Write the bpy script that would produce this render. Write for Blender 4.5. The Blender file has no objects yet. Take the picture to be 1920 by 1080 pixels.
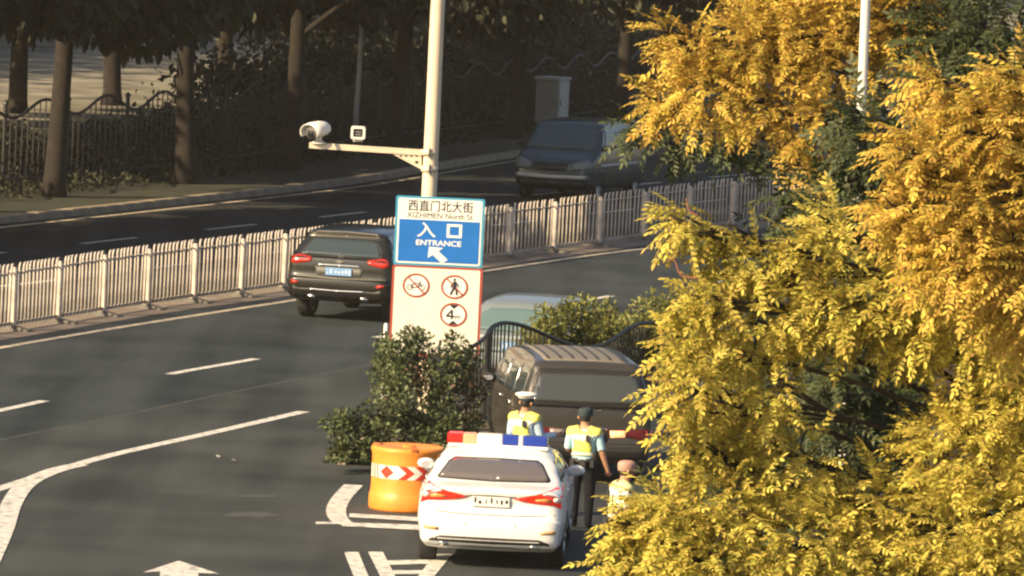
import bpy, bmesh, math, random
import numpy as np
from mathutils import Vector, Matrix
from mathutils.bvhtree import BVHTree

random.seed(7)
rng = np.random.default_rng(7)
SC = bpy.context.scene
COL = SC.collection

# ------------------------------------------------------------------ camera
FPX = 12000.0                       # focal length in pixels of a 1920 wide frame
CAM_H = 8.8
PITCH = math.atan(835 / FPX)
ROLL = math.radians(2.7)
cd = bpy.data.cameras.new('camera')
cam = bpy.data.objects.new('camera', cd)
COL.objects.link(cam)
cd.sensor_width = 36.0
cd.lens = 36.0 * FPX / 1920.0
cd.clip_start = 1.0
cd.clip_end = 6000.0
cam.matrix_world = (Matrix.Translation((0, 0, CAM_H)) @ Matrix.Rotation(math.pi / 2 - PITCH, 4, 'X')
                    @ Matrix.Rotation(ROLL, 4, 'Z'))
SC.camera = cam

# ------------------------------------------------------------------ sky, sun, exposure
SUN_AZ = math.radians(55)           # direction the light travels, measured from +Y towards +X
SUN_EL = math.radians(30)
wd = bpy.data.worlds.new('World')
SC.world = wd
wd.use_nodes = True
nt = wd.node_tree
bg = nt.nodes['Background']
sky = nt.nodes.new('ShaderNodeTexSky')
sky.sky_type = 'NISHITA'
sky.sun_disc = False
sky.sun_elevation = SUN_EL
sky.sun_rotation = SUN_AZ + math.pi
sky.dust_density = 3.0
sky.air_density = 1.0
nt.links.new(sky.outputs[0], bg.inputs[0])
bg.inputs[1].default_value = 0.07
sl = bpy.data.lights.new('sun', 'SUN')
sl.energy = 4.6
sl.angle = math.radians(0.5)
sl.color = (1.0, 0.76, 0.46)
so = bpy.data.objects.new('sun', sl)
COL.objects.link(so)
LIGHT = Vector((math.sin(SUN_AZ) * math.cos(SUN_EL), math.cos(SUN_AZ) * math.cos(SUN_EL), -math.sin(SUN_EL)))
so.rotation_euler = LIGHT.to_track_quat('-Z', 'Y').to_euler()
so.location = (-40, -40, 60)
vs = SC.view_settings
vs.view_transform = 'Standard'
vs.look = 'None'
vs.exposure = 1.05
vs.gamma = 1.0
vs.use_curve_mapping = False
SC.cycles.max_bounces = 5
SC.cycles.transparent_max_bounces = 4
SC.cycles.filter_width = 2.3
SC.cycles.volume_bounces = 1


# ------------------------------------------------------------------ measuring helpers
def ray(px, py):
    u = (px - 960) / FPX
    v = -(py - 540) / FPX
    c, s = math.cos(ROLL), math.sin(ROLL)
    a, b = u * c - v * s, u * s + v * c
    return Vector((a, math.cos(PITCH) + b * math.sin(PITCH), -math.sin(PITCH) + b * math.cos(PITCH)))


def gp(px, py, z=0.0):
    """point of the level z seen at a pixel of the photograph"""
    r = ray(px, py)
    return r * ((z - CAM_H) / r.z) + Vector((0, 0, CAM_H))


def at(px, py, Y):
    r = ray(px, py)
    return r * (Y / r.y) + Vector((0, 0, CAM_H))


# ------------------------------------------------------------------ materials
MATS = {}


def mat(name, col, rough=0.7, metal=0.0, var=0.0, scale=4.0, bump=0.0, bscale=40.0, col2=None, coat=0.0,
        emit=None, estr=0.0, spec=0.5, trans=0.0, island=0.0, detail=6.0):
    if name in MATS:
        return MATS[name]
    m = bpy.data.materials.new(name)
    MATS[name] = m
    m.use_nodes = True
    n, l = m.node_tree.nodes, m.node_tree.links
    p = n['Principled BSDF']
    p.inputs['Base Color'].default_value = (*col, 1)
    p.inputs['Roughness'].default_value = rough
    p.inputs['Metallic'].default_value = metal
    p.inputs['Specular IOR Level'].default_value = spec
    p.inputs['Coat Weight'].default_value = coat
    p.inputs['Coat Roughness'].default_value = 0.06
    if emit:
        p.inputs['Emission Color'].default_value = (*emit, 1)
        p.inputs['Emission Strength'].default_value = estr
    tc = n.new('ShaderNodeTexCoord')
    src = None
    if var > 0 or col2:
        nz = n.new('ShaderNodeTexNoise')
        nz.inputs['Scale'].default_value = scale
        nz.inputs['Detail'].default_value = detail
        nz.inputs['Roughness'].default_value = 0.65
        l.new(tc.outputs['Object'], nz.inputs['Vector'])
        rp = n.new('ShaderNodeValToRGB')
        rp.color_ramp.elements[0].position = 0.33
        rp.color_ramp.elements[1].position = 0.67
        c2 = col2 or col
        rp.color_ramp.elements[0].color = (*[max(0, c * (1 - var)) for c in col], 1)
        rp.color_ramp.elements[1].color = (*[min(1, c * (1 + var)) for c in c2], 1)
        l.new(nz.outputs['Fac'], rp.inputs['Fac'])
        src = rp.outputs['Color']
    if island > 0:
        ge = n.new('ShaderNodeNewGeometry')
        hs = n.new('ShaderNodeHueSaturation')
        mr = n.new('ShaderNodeMapRange')
        mr.inputs['To Min'].default_value = 1 - island
        mr.inputs['To Max'].default_value = 1 + island
        l.new(ge.outputs['Random Per Island'], mr.inputs['Value'])
        l.new(mr.outputs[0], hs.inputs['Value'])
        mr2 = n.new('ShaderNodeMapRange')
        mr2.inputs['To Min'].default_value = 0.5 - 0.05 * island
        mr2.inputs['To Max'].default_value = 0.5 + 0.07 * island
        ml = n.new('ShaderNodeMath')
        ml.operation = 'FRACT'
        ml2 = n.new('ShaderNodeMath')
        ml2.operation = 'MULTIPLY'
        ml2.inputs[1].default_value = 7.31
        l.new(ge.outputs['Random Per Island'], ml2.inputs[0])
        l.new(ml2.outputs[0], ml.inputs[0])
        l.new(ml.outputs[0], mr2.inputs['Value'])
        l.new(mr2.outputs[0], hs.inputs['Hue'])
        if src:
            l.new(src, hs.inputs['Color'])
        else:
            hs.inputs['Color'].default_value = (*col, 1)
        src = hs.outputs['Color']
    if src:
        l.new(src, p.inputs['Base Color'])
    if bump > 0:
        nb = n.new('ShaderNodeTexNoise')
        nb.inputs['Scale'].default_value = bscale
        nb.inputs['Detail'].default_value = 4
        l.new(tc.outputs['Object'], nb.inputs['Vector'])
        b = n.new('ShaderNodeBump')
        b.inputs['Strength'].default_value = bump
        b.inputs['Distance'].default_value = 0.02
        l.new(nb.outputs['Fac'], b.inputs['Height'])
        l.new(b.outputs['Normal'], p.inputs['Normal'])
    if trans > 0:
        tr = n.new('ShaderNodeBsdfTranslucent')
        if src:
            l.new(src, tr.inputs['Color'])
        else:
            tr.inputs['Color'].default_value = (*col, 1)
        mx = n.new('ShaderNodeMixShader')
        mx.inputs[0].default_value = trans
        l.new(p.outputs[0], mx.inputs[1])
        l.new(tr.outputs[0], mx.inputs[2])
        l.new(mx.outputs[0], n['Material Output'].inputs['Surface'])
    return m


def asphalt(name, base, warm):
    """worn asphalt: fine grain, broad patches, stretched traffic streaks"""
    m = bpy.data.materials.new(name)
    m.use_nodes = True
    n, l = m.node_tree.nodes, m.node_tree.links
    p = n['Principled BSDF']
    p.inputs['Roughness'].default_value = 0.82
    p.inputs['Specular IOR Level'].default_value = 0.18
    tc = n.new('ShaderNodeTexCoord')
    mp = n.new('ShaderNodeMapping')
    mp.inputs['Rotation'].default_value = (0, 0, math.radians(18))
    mp.inputs['Scale'].default_value = (1.1, 0.07, 1)
    l.new(tc.outputs['Object'], mp.inputs['Vector'])
    a = n.new('ShaderNodeTexNoise')
    a.inputs['Scale'].default_value = 1.0
    a.inputs['Detail'].default_value = 5
    l.new(mp.outputs[0], a.inputs['Vector'])
    b = n.new('ShaderNodeTexNoise')
    b.inputs['Scale'].default_value = 0.35
    b.inputs['Detail'].default_value = 6
    l.new(tc.outputs['Object'], b.inputs['Vector'])
    g = n.new('ShaderNodeTexNoise')
    g.inputs['Scale'].default_value = 30
    g.inputs['Detail'].default_value = 5
    l.new(tc.outputs['Object'], g.inputs['Vector'])
    ad = n.new('ShaderNodeMath')
    ad.operation = 'ADD'
    l.new(a.outputs['Fac'], ad.inputs[0])
    l.new(b.outputs['Fac'], ad.inputs[1])
    ad2 = n.new('ShaderNodeMath')
    ad2.operation = 'MULTIPLY_ADD'
    ad2.inputs[1].default_value = 0.35
    l.new(g.outputs['Fac'], ad2.inputs[0])
    l.new(ad.outputs[0], ad2.inputs[2])
    rp = n.new('ShaderNodeValToRGB')
    rp.color_ramp.elements[0].position = 0.36
    rp.color_ramp.elements[1].position = 0.64
    mr = n.new('ShaderNodeMapRange')
    mr.inputs['From Min'].default_value = 0.3
    mr.inputs['From Max'].default_value = 2.0
    l.new(ad2.outputs[0], mr.inputs['Value'])
    rp.color_ramp.elements[0].color = (*[c * 0.78 for c in base], 1)
    rp.color_ramp.elements[1].color = (*[c * 1.3 for c in warm], 1)
    l.new(mr.outputs[0], rp.inputs['Fac'])
    l.new(rp.outputs[0], p.inputs['Base Color'])
    bm_ = n.new('ShaderNodeBump')
    bm_.inputs['Strength'].default_value = 0.35
    bm_.inputs['Distance'].default_value = 0.01
    l.new(g.outputs['Fac'], bm_.inputs['Height'])
    l.new(bm_.outputs[0], p.inputs['Normal'])
    return m


A_MAIN = asphalt('asphalt_main', (0.018, 0.025, 0.029), (0.032, 0.040, 0.043))
A_RAMP = asphalt('asphalt_ramp', (0.027, 0.033, 0.035), (0.044, 0.050, 0.049))
A_FAR = asphalt('asphalt_far', (0.022, 0.025, 0.026), (0.034, 0.037, 0.036))
def worn_paint(name, col):
    m = mat(name, col, 0.75, var=0.12, scale=7, detail=10)
    n = m.node_tree.nodes
    rp = next(q for q in n if q.type == 'VALTORGB')
    rp.color_ramp.elements[0].position = 0.35
    rp.color_ramp.elements[0].color = (0.10, 0.10, 0.095, 1)
    rp.color_ramp.elements[1].position = 0.62
    e = rp.color_ramp.elements.new(0.455)
    e.color = (*[c * 0.85 for c in col], 1)
    return m


WHITE_LINE = worn_paint('road_paint_white', (0.60, 0.59, 0.55))
EDGE_LINE = worn_paint('road_paint_edge', (0.58, 0.50, 0.37))
GROUND = mat('soil_grass', (0.045, 0.05, 0.022), 0.95, var=0.35, scale=1.5, col2=(0.06, 0.062, 0.03))
PAVE = mat('pale_paving', (0.30, 0.28, 0.23), 0.9, var=0.2, scale=0.6)
PARKG = mat('park_ground', (0.10, 0.095, 0.065), 0.95, var=0.4, scale=0.35, col2=(0.22, 0.205, 0.16))
STRIP = mat('lit_asphalt_brown', (0.19, 0.155, 0.125), 0.9, var=0.3, scale=1.2, bump=0.3)  # golden light on plain asphalt put into this brown
VERGEG = mat('verge_soil', (0.026, 0.030, 0.015), 0.95, var=0.4, scale=1.5)
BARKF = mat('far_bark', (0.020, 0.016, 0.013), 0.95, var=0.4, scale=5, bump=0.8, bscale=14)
KERB = mat('kerb_stone', (0.25, 0.205, 0.15), 0.85, var=0.22, scale=1.3)
RAIL = mat('galvanised_white_paint', (0.46, 0.41, 0.355), 0.6, var=0.35, scale=2.2)
POSTW = mat('fence_post_paint', (0.56, 0.48, 0.41), 0.6, var=0.3, scale=2.5)
RUBBER = mat('foot_iron', (0.10, 0.095, 0.085), 0.85, var=0.3, scale=8)
IRON = mat('black_iron', (0.013, 0.014, 0.014), 0.5, var=0.3, scale=6)
BARK = mat('bark', (0.038, 0.029, 0.022), 0.95, var=0.4, scale=8, bump=0.8, bscale=18)
GOLD = mat('golden_leaf', (0.45, 0.365, 0.060), 0.6, var=0.25, scale=1.6, col2=(0.60, 0.51, 0.12), trans=0.36, island=0.34, spec=0.2)
GOLD2 = mat('amber_leaf', (0.50, 0.33, 0.06), 0.6, var=0.25, scale=1.6, col2=(0.58, 0.42, 0.09), trans=0.36, island=0.34, spec=0.2)
SHADEL = mat('shade_green_leaf', (0.045, 0.060, 0.018), 0.6, var=0.3, scale=1.0, trans=0.15, island=0.3)  # shade inside the golden crowns put into a dark leaf colour
SHRUB = mat('shrub_leaf', (0.072, 0.095, 0.036), 0.5, var=0.35, scale=2.0, col2=(0.10, 0.125, 0.048), trans=0.2, island=0.4)
SHRUB2 = mat('hedge_leaf', (0.14, 0.16, 0.032), 0.5, var=0.35, scale=2.0, col2=(0.19, 0.19, 0.045), trans=0.22, island=0.4)
DRYLEAF = mat('dry_leaf', (0.085, 0.042, 0.026), 0.8, var=0.3, scale=3, trans=0.1, island=0.3)
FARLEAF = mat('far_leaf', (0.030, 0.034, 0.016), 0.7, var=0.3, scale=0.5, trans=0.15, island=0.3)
GLASS = mat('dark_glass', (0.018, 0.021, 0.021), 0.07, spec=0.6)
GLASSB = mat('blue_grey_glass', (0.035, 0.05, 0.055), 0.08, spec=0.9)
TYRE = mat('tyre_rubber', (0.014, 0.014, 0.014), 0.85)
ALLOY = mat('alloy', (0.45, 0.45, 0.44), 0.35, metal=0.8)
TRIM = mat('black_trim', (0.018, 0.018, 0.018), 0.5)
CHROME = mat('chrome', (0.75, 0.74, 0.70), 0.18, metal=1.0)
REDL = mat('red_lens', (0.42, 0.025, 0.015), 0.2, spec=0.6)
REDLIT = mat('red_lens_lit', (0.5, 0.03, 0.02), 0.25, emit=(1.0, 0.05, 0.02), estr=0.2)
AMBERL = mat('amber_lens', (0.8, 0.3, 0.08), 0.25)
CLEARL = mat('clear_lens', (0.75, 0.75, 0.72), 0.15, spec=0.6)
LAMPLIT = mat('lit_lamp', (0.6, 0.35, 0.2), 0.3, emit=(1.0, 0.36, 0.13), estr=0.9)
BLUEPL = mat('blue_plate', (0.16, 0.30, 0.55), 0.4)
WHITEPL = mat('white_plate', (0.72, 0.72, 0.70), 0.4)
PLCHAR = mat('plate_character', (0.02, 0.02, 0.02), 0.5)
SKIN = mat('skin', (0.42, 0.22, 0.13), 0.55, var=0.1, scale=12)
HAIR = mat('hair', (0.012, 0.011, 0.010), 0.6)


# ------------------------------------------------------------------ mesh helpers
def tag(o, label=None, cat=None, group=None, kind=None):
    if label:
        o['label'] = label
    if cat:
        o['category'] = cat
    if group:
        o['group'] = group
    if kind:
        o['kind'] = kind
    return o


def link(name, me, material=None, parent=None, smooth=False):
    o = bpy.data.objects.new(name, me)
    COL.objects.link(o)
    if material is not None and len(me.materials) == 0:
        for mm in (material if isinstance(material, (list, tuple)) else [material]):
            me.materials.append(mm)
    if parent is not None:
        o.parent = parent
    if smooth:
        me.polygons.foreach_set('use_smooth', [True] * len(me.polygons))
    return o


def empty(name, loc=(0, 0, 0), rz=0.0):
    o = bpy.data.objects.new(name, None)
    COL.objects.link(o)
    o.location = loc
    o.rotation_euler = (0, 0, rz)
    o.empty_display_size = 0.2
    return o


class MB:
    def __init__(self):
        self.v, self.f, self.mi = [], [], []

    def add(self, vs, fs, mi=0):
        b = len(self.v)
        self.v += [tuple(p) for p in vs]
        self.f += [tuple(i + b for i in q) for q in fs]
        self.mi += [mi] * len(fs)
        return self

    def box(self, c, s, rz=0.0, mi=0, tilt=None):
        hx, hy, hz = s[0] / 2, s[1] / 2, s[2] / 2
        pts = [Vector((x, y, z)) for x in (-hx, hx) for y in (-hy, hy) for z in (-hz, hz)]
        R = Matrix.Rotation(rz, 3, 'Z')
        if tilt is not None:
            R = tilt
        pts = [R @ p + Vector(c) for p in pts]
        return self.add(pts, [(0, 1, 3, 2), (4, 6, 7, 5), (0, 4, 5, 1), (2, 3, 7, 6), (0, 2, 6, 4), (1, 5, 7, 3)], mi)

    def bevbox(self, c, s, b=0.02, rz=0.0, mi=0):
        """box with chamfered vertical and top edges"""
        hx, hy, hz = s[0] / 2, s[1] / 2, s[2] / 2
        R = Matrix.Rotation(rz, 3, 'Z')

        def ringp(ix, iy, z):
            k = b
            return [(-ix + k, -iy, z), (ix - k, -iy, z), (ix, -iy + k, z), (ix, iy - k, z), (ix - k, iy, z), (-ix + k, iy, z), (-ix, iy - k, z), (-ix, -iy + k, z)]
        pts = ringp(hx, hy, -hz) + ringp(hx, hy, hz - b) + ringp(hx - b, hy - b, hz)
        pts = [R @ Vector(p) + Vector(c) for p in pts]
        fs = [tuple(range(7, -1, -1)), tuple(range(16, 24))]
        for r in (0, 8):
            for i in range(8):
                j = (i + 1) % 8
                fs.append((r + i, r + j, r + 8 + j, r + 8 + i))
        return self.add(pts, fs, mi)

    def tube(self, pts, rad, n=8, mi=0, cap=True):
        pts = [Vector(p) for p in pts]
        if not isinstance(rad, (list, tuple)):
            rad = [rad] * len(pts)
        up = None
        vs = []
        for i, p in enumerate(pts):
            t = (pts[min(i + 1, len(pts) - 1)] - pts[max(i - 1, 0)]).normalized()
            if up is None:
                up = Vector((1, 0, 0)) if abs(t.x) < 0.8 else Vector((0, 1, 0))
            a = (up - t * up.dot(t)).normalized()
            up = a
            b = t.cross(a)
            for k in range(n):
                th = 2 * math.pi * k / n
                vs.append(p + (a * math.cos(th) + b * math.sin(th)) * rad[i])
        fs = []
        for i in range(len(pts) - 1):
            for k in range(n):
                k2 = (k + 1) % n
                fs.append((i * n + k, i * n + k2, (i + 1) * n + k2, (i + 1) * n + k))
        if cap:
            fs.append(tuple(range(n - 1, -1, -1)))
            e = (len(pts) - 1) * n
            fs.append(tuple(range(e, e + n)))
        return self.add(vs, fs, mi)

    def lathe(self, prof, n=24, c=(0, 0, 0), M=None, mi=0):
        """profile (r, z) about the z axis"""
        M = M or Matrix.Identity(3)
        vs = []
        for r, z in prof:
            for k in range(n):
                th = 2 * math.pi * k / n
                vs.append(M @ Vector((r * math.cos(th), r * math.sin(th), z)) + Vector(c))
        fs = []
        for i in range(len(prof) - 1):
            for k in range(n):
                k2 = (k + 1) % n
                fs.append((i * n + k, i * n + k2, (i + 1) * n + k2, (i + 1) * n + k))
        return self.add(vs, fs, mi)

    def prism(self, poly, y0, y1, mi=0):
        """(x, z) outline pushed from y0 to y1"""
        n = len(poly)
        vs = [(x, y0, z) for x, z in poly] + [(x, y1, z) for x, z in poly]
        fs = [tuple(range(n)), tuple(range(2 * n - 1, n - 1, -1))]
        for i in range(n):
            j = (i + 1) % n
            fs.append((i, i + n, j + n, j))
        return self.add(vs, fs, mi)

    def mesh(self, name):
        me = bpy.data.meshes.new(name)
        me.from_pydata(self.v, [], self.f)
        me.polygons.foreach_set('material_index', self.mi)
        me.update()
        return me

    def build(self, name, material=None, parent=None, smooth=False):
        return link(name, self.mesh(name), material, parent, smooth)


def spline(pts, per=8):
    P = [Vector(p) for p in pts]
    out = []
    for i in range(len(P) - 1):
        p0, p1, p2, p3 = P[max(i - 1, 0)], P[i], P[i + 1], P[min(i + 2, len(P) - 1)]
        for k in range(per):
            t = k / per
            out.append(0.5 * ((2 * p1) + (p2 - p0) * t + (2 * p0 - 5 * p1 + 4 * p2 - p3) * t * t + (3 * p1 - p0 - 3 * p2 + p3) * t ** 3))
    out.append(P[-1].copy())
    return out


def offset_path(path, d):
    """shift a level path sideways, d > 0 to its right"""
    out = []
    for i, p in enumerate(path):
        t = (path[min(i + 1, len(path) - 1)] - path[max(i - 1, 0)])
        t.z = 0
        t.normalize()
        out.append(p + Vector((t.y, -t.x, 0)) * d)
    return out


def strip_mesh(left, right, z, name, material, kind=None, parent=None):
    b = MB()
    vs = [(p.x, p.y, z) for p in left] + [(p.x, p.y, z) for p in right]
    n = len(left)
    b.add(vs, [(i, n + i, n + i + 1, i + 1) for i in range(n - 1)])
    o = b.build(name, material, parent)
    if kind:
        o['kind'] = kind
    return o


def line_strip(path, w, z, name, material, parent=None):
    return strip_mesh(offset_path(path, -w / 2), offset_path(path, w / 2), z, name, material, None, parent)


def resample(path, step):
    d = [0.0]
    for i in range(len(path) - 1):
        d.append(d[-1] + (path[i + 1] - path[i]).length)
    out, s, i = [], 0.0, 0
    while s <= d[-1]:
        while i < len(path) - 2 and d[i + 1] < s:
            i += 1
        t = (s - d[i]) / max(1e-6, d[i + 1] - d[i])
        out.append(path[i].lerp(path[i + 1], t))
        s += step
    return out


def ext(path, a, b):
    """lengthen a path straight on by a at its start and b at its end"""
    t0 = (path[0] - path[1]).normalized()
    t1 = (path[-1] - path[-2]).normalized()
    return [path[0] + t0 * a] + path + [path[-1] + t1 * b]


# ================================================================== the setting
FENCE_PX = [(22, 620), (107, 606), (192, 592), (275, 579), (362, 567), (450, 556), (530, 545), (612, 533), (698, 521), (783, 509), (868, 497),
            (953, 485), (1037, 473), (1122, 462), (1205, 450), (1290, 438), (1372, 427), (1452, 417), (1530, 408)]
FPOST = [gp(*q) for q in FENCE_PX]
_d0 = (FPOST[0] - FPOST[3]).normalized()
FPOST = [FPOST[0] + _d0 * 2.25 * k for k in (2, 1)] + FPOST
FPATH = spline(FPOST, 3)
MAIN = ext(resample(FPATH, 3.0), 110, 260)
MAIN = [MAIN[0].lerp(MAIN[1], k / 10) for k in range(10)] + MAIN[1:-1] + [MAIN[-2].lerp(MAIN[-1], k / 10) for k in range(11)]

b = MB()
S_ = 2500
b.add([(-S_, -S_, -0.06), (S_, -S_, -0.06), (S_, S_, -0.06), (-S_, S_, -0.06)], [(0, 1, 2, 3)])
tag(b.build('ground', GROUND), kind='structure')

SEAM = 7.0
strip_mesh(offset_path(MAIN, -0.55), offset_path(MAIN, SEAM), 0.0, 'main_road', A_MAIN, 'structure')
strip_mesh(offset_path(MAIN, SEAM), offset_path(MAIN, 34), 0.0, 'entrance_road', A_RAMP, 'structure')
strip_mesh(offset_path(MAIN, 34), offset_path(MAIN, 60), 0.012, 'near_pavement', PAVE, 'structure')
strip_mesh(offset_path(MAIN, -0.5), offset_path(MAIN, 0.62), 0.004, 'lit_asphalt_strip', STRIP, 'structure')
KP = spline([gp(*q) for q in [(4, 420), (320, 386), (639, 349), (827, 318), (975, 294), (1120, 274)]], 5)
KP = ext(resample(KP, 3.0), 90, 240)
KP = [KP[0].lerp(KP[1], k / 10) for k in range(10)] + KP[1:-1] + [KP[-2].lerp(KP[-1], k / 10) for k in range(11)]


def even(path, n):
    L = sum((path[i + 1] - path[i]).length for i in range(len(path) - 1))
    r = resample(path, L / (n - 1) * 0.9999)
    return r[:n]


strip_mesh(even(KP, 90), even(offset_path(MAIN, -0.55), 90), 0.0, 'far_road', A_FAR, 'structure')
strip_mesh(offset_path(KP, -6.0), offset_path(KP, -0.32), 0.13, 'grass_verge', VERGEG, 'structure')
strip_mesh(offset_path(KP, -60), offset_path(KP, -6.0), 0.10, 'park_ground', PARKG, 'structure')


def kerb_stones(path, w, h, step, name, flip=1):
    root = empty(name)
    tag(root, kind='structure')
    pts = resample(path, step)
    for i in range(len(pts) - 1):
        p, q = pts[i], pts[i + 1]
        d = q - p
        c = (p + q) / 2
        m = MB()
        m.bevbox((0, 0, h / 2), (w, d.length - 0.015, h), 0.02)
        o = m.build('kerb_stone', KERB, root)
        o.location = (c.x, c.y, 0.001 + random.uniform(-0.004, 0.004))
        o.rotation_euler = (0, 0, -math.atan2(d.x, d.y))
    return root


_k0 = [p for p in offset_path(KP, -0.15) if 118 < p.y < 235]
kerb_stones(_k0, 0.3, 0.16, 1.0, 'far_kerb')

# --- the planted island between the main road and the entrance road
ISL_L = spline([(-2.2, 89.2, 0), (-2.1, 90.5, 0), (-1.75, 93.0, 0), (-0.7, 96.5, 0), (0.95, 101.0, 0), (2.7, 106, 0), (6.2, 116, 0), (11, 130, 0)], 5)
ISL_R = spline([(-1.6, 89.1, 0), (-1.2, 90.5, 0), (-0.66, 92.2, 0), (0.65, 95.2, 0), (1.8, 98.5, 0), (3.9, 104, 0), (7.4, 114, 0), (12.2, 128, 0)], 5)
b = MB()
nI = len(ISL_L)
b.add([(p.x, p.y, 0.12) for p in ISL_L] + [(p.x, p.y, 0.12) for p in ISL_R], [(i, nI + i, nI + i + 1, i + 1) for i in range(nI - 1)])
tag(b.build('island_soil', mat('island_earth', (0.07, 0.055, 0.035), 0.95, var=0.4, scale=3)), kind='structure')
kerb_stones(offset_path([p for p in ISL_L if p.y < 128], -0.06), 0.14, 0.14, 0.8, 'island_kerb')
kerb_stones(offset_path([p for p in ISL_R if p.y < 126], 0.06), 0.14, 0.14, 0.8, 'island_kerb')

# --- painted markings (each its own sheet a few millimetres up)
MARK = empty('road_marking')
tag(MARK, kind='structure')
EDGE = spline([gp(*q) for q in [(3, 652), (233, 613), (527, 567), (909, 509), (1111, 479), (1317, 454), (1500, 432)]], 5)
line_strip(ext(EDGE, 25, 40), 0.17, 0.008, 'edge_line', EDGE_LINE, MARK)
LANE = spline([gp(*q) for q in [(0, 770), (313, 703), (487, 672), (1135, 557), (1262, 541), (1500, 508)]], 8)
LANE = ext(LANE, 30, 60)
_l = resample(LANE, 0.5)
_s0 = min(range(len(_l)), key=lambda i: (_l[i] - gp(313, 703)).length)
k = _s0 - 20 * 4
while k < len(_l) - 10:
    if k >= 0:
        line_strip(_l[k:k + 9], 0.17, 0.006, 'lane_dash', WHITE_LINE, MARK)
    k += 20
SOL = spline([gp(*q) for q in [(4, 915), (116, 880), (216, 852), (400, 811), (570, 772)]], 6)
line_strip(ext(SOL, 14, 0), 0.2, 0.006, 'solid_line', WHITE_LINE, MARK)
CUR = spline([Vector((-5.9, 70, 0)), Vector((-6.0, 74, 0))] + [gp(*q) for q in [(4, 998), (22, 945), (50, 908), (100, 884)]] + [gp(150, 872)], 6)
line_strip(CUR, 0.27, 0.010, 'curved_line', WHITE_LINE, MARK)
for off in (-4.1, -7.9):
    fl = resample(offset_path(MAIN, off), 0.5)
    fl = [p for p in fl if 100 < p.y < 240]
    for k in range(0, len(fl) - 10, 14):
        line_strip(fl[k:k + 7], 0.15, 0.006, 'far_lane_dash', WHITE_LINE, MARK)
flk = [p for p in offset_path(KP, 0.45) if 110 < p.y < 240]
line_strip(flk, 0.13, 0.006, 'far_edge_line', EDGE_LINE, MARK)
GOR = spline([gp(*q) for q in [(663, 910), (640, 935), (630, 958), (638, 977), (660, 986)]], 6)
line_strip(GOR, 0.26, 0.008, 'gore_edge', WHITE_LINE, MARK)


def quad_mark(pxs, z, name='gore_bar'):
    m = MB()
    m.add([(gp(*q).x, gp(*q).y, z) for q in pxs], [tuple(range(len(pxs)))])
    m.build(name, WHITE_LINE, MARK)


quad_mark([(650, 981), (800, 986), (800, 996), (640, 988)], 0.012)
quad_mark([(655, 964), (800, 972), (800, 980), (655, 971)], 0.012)
quad_mark([(592, 979), (640, 979), (640, 983), (592, 983)], 0.005)
quad_mark([(645, 1036), (672, 1036), (692, 1084), (664, 1084)], 0.008)
quad_mark([(690, 1036), (718, 1036), (742, 1084), (714, 1084)], 0.010)
quad_mark([(815, 1040), (848, 1040), (812, 1084), (782, 1084)], 0.008)
quad_mark([(714, 1052), (806, 1050), (802, 1058), (720, 1060)], 0.006)
quad_mark([(728, 1070), (794, 1070), (788, 1077), (732, 1077)], 0.006)
quad_mark([(335, 1052), (412, 1077), (372, 1075), (372, 1110), (300, 1110), (300, 1072), (268, 1074)], 0.006, 'arrow')
# scraps and worn patches on the asphalt
LITTER = mat('paper_scrap', (0.35, 0.34, 0.31), 0.8)
tars = mat('worn_patch', (0.041, 0.046, 0.045), 0.9, var=0.35, scale=3)
for (x0, y0, x1, y1) in [(430, 928, 520, 934), (425, 960, 520, 972)]:
    pts = []
    for a in range(14):
        th = 2 * math.pi * a / 14
        r = 0.75 + 0.5 * random.random()
        pts.append(((x0 + x1) / 2 + (x1 - x0) / 2 * r * math.cos(th), (y0 + y1) / 2 + (y1 - y0) / 2 * r * math.sin(th)))
    m = MB()
    m.add([(gp(*q).x, gp(*q).y, 0.004) for q in pts], [tuple(range(14))])
    m.build('worn_patch', tars, MARK)
for i, (px, py, lab) in enumerate([(410, 858, 'left one of two white paper scraps on the grey entrance road'),
                                   (437, 866, 'right one of two white paper scraps on the grey entrance road')]):
    m = MB()
    p = gp(px, py)
    pts = [(0.045 * math.cos(a) * random.uniform(0.6, 1.2), 0.09 * math.sin(a) * random.uniform(0.6, 1.2), 0.01 + random.uniform(0, 0.03)) for a in np.linspace(0, 2 * math.pi, 8)[:-1]]
    m.add(pts + [(0, 0, 0.035)], [(k, (k + 1) % 7, 7) for k in range(7)])
    o = m.build('paper_scrap', LITTER)
    o.location = p
    tag(o, lab, 'litter')
# tar joint between the two roads
line_strip([p for p in offset_path(MAIN, SEAM) if 60 < p.y < 140], 0.07, 0.003, 'tar_joint', mat('tar_joint', (0.046, 0.050, 0.049), 0.9, var=0.6, scale=4), MARK)

# ================================================================== median railing
def fence_bar_mesh(h):
    m = MB()
    pts = [(0, 0, 0.10), (0, 0, h * 0.5), (0, 0, h - 0.10), (0.008, 0, h - 0.05), (0.028, 0, h - 0.015), (0.058, 0, h - 0.005), (0.082, 0, h - 0.03)]
    m.tube(pts, [0.021] * 5 + [0.019, 0.016], 6)
    me = m.mesh('bar')
    me.materials.append(RAIL)
    me.polygons.foreach_set('use_smooth', [True] * len(me.polygons))
    return me


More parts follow.
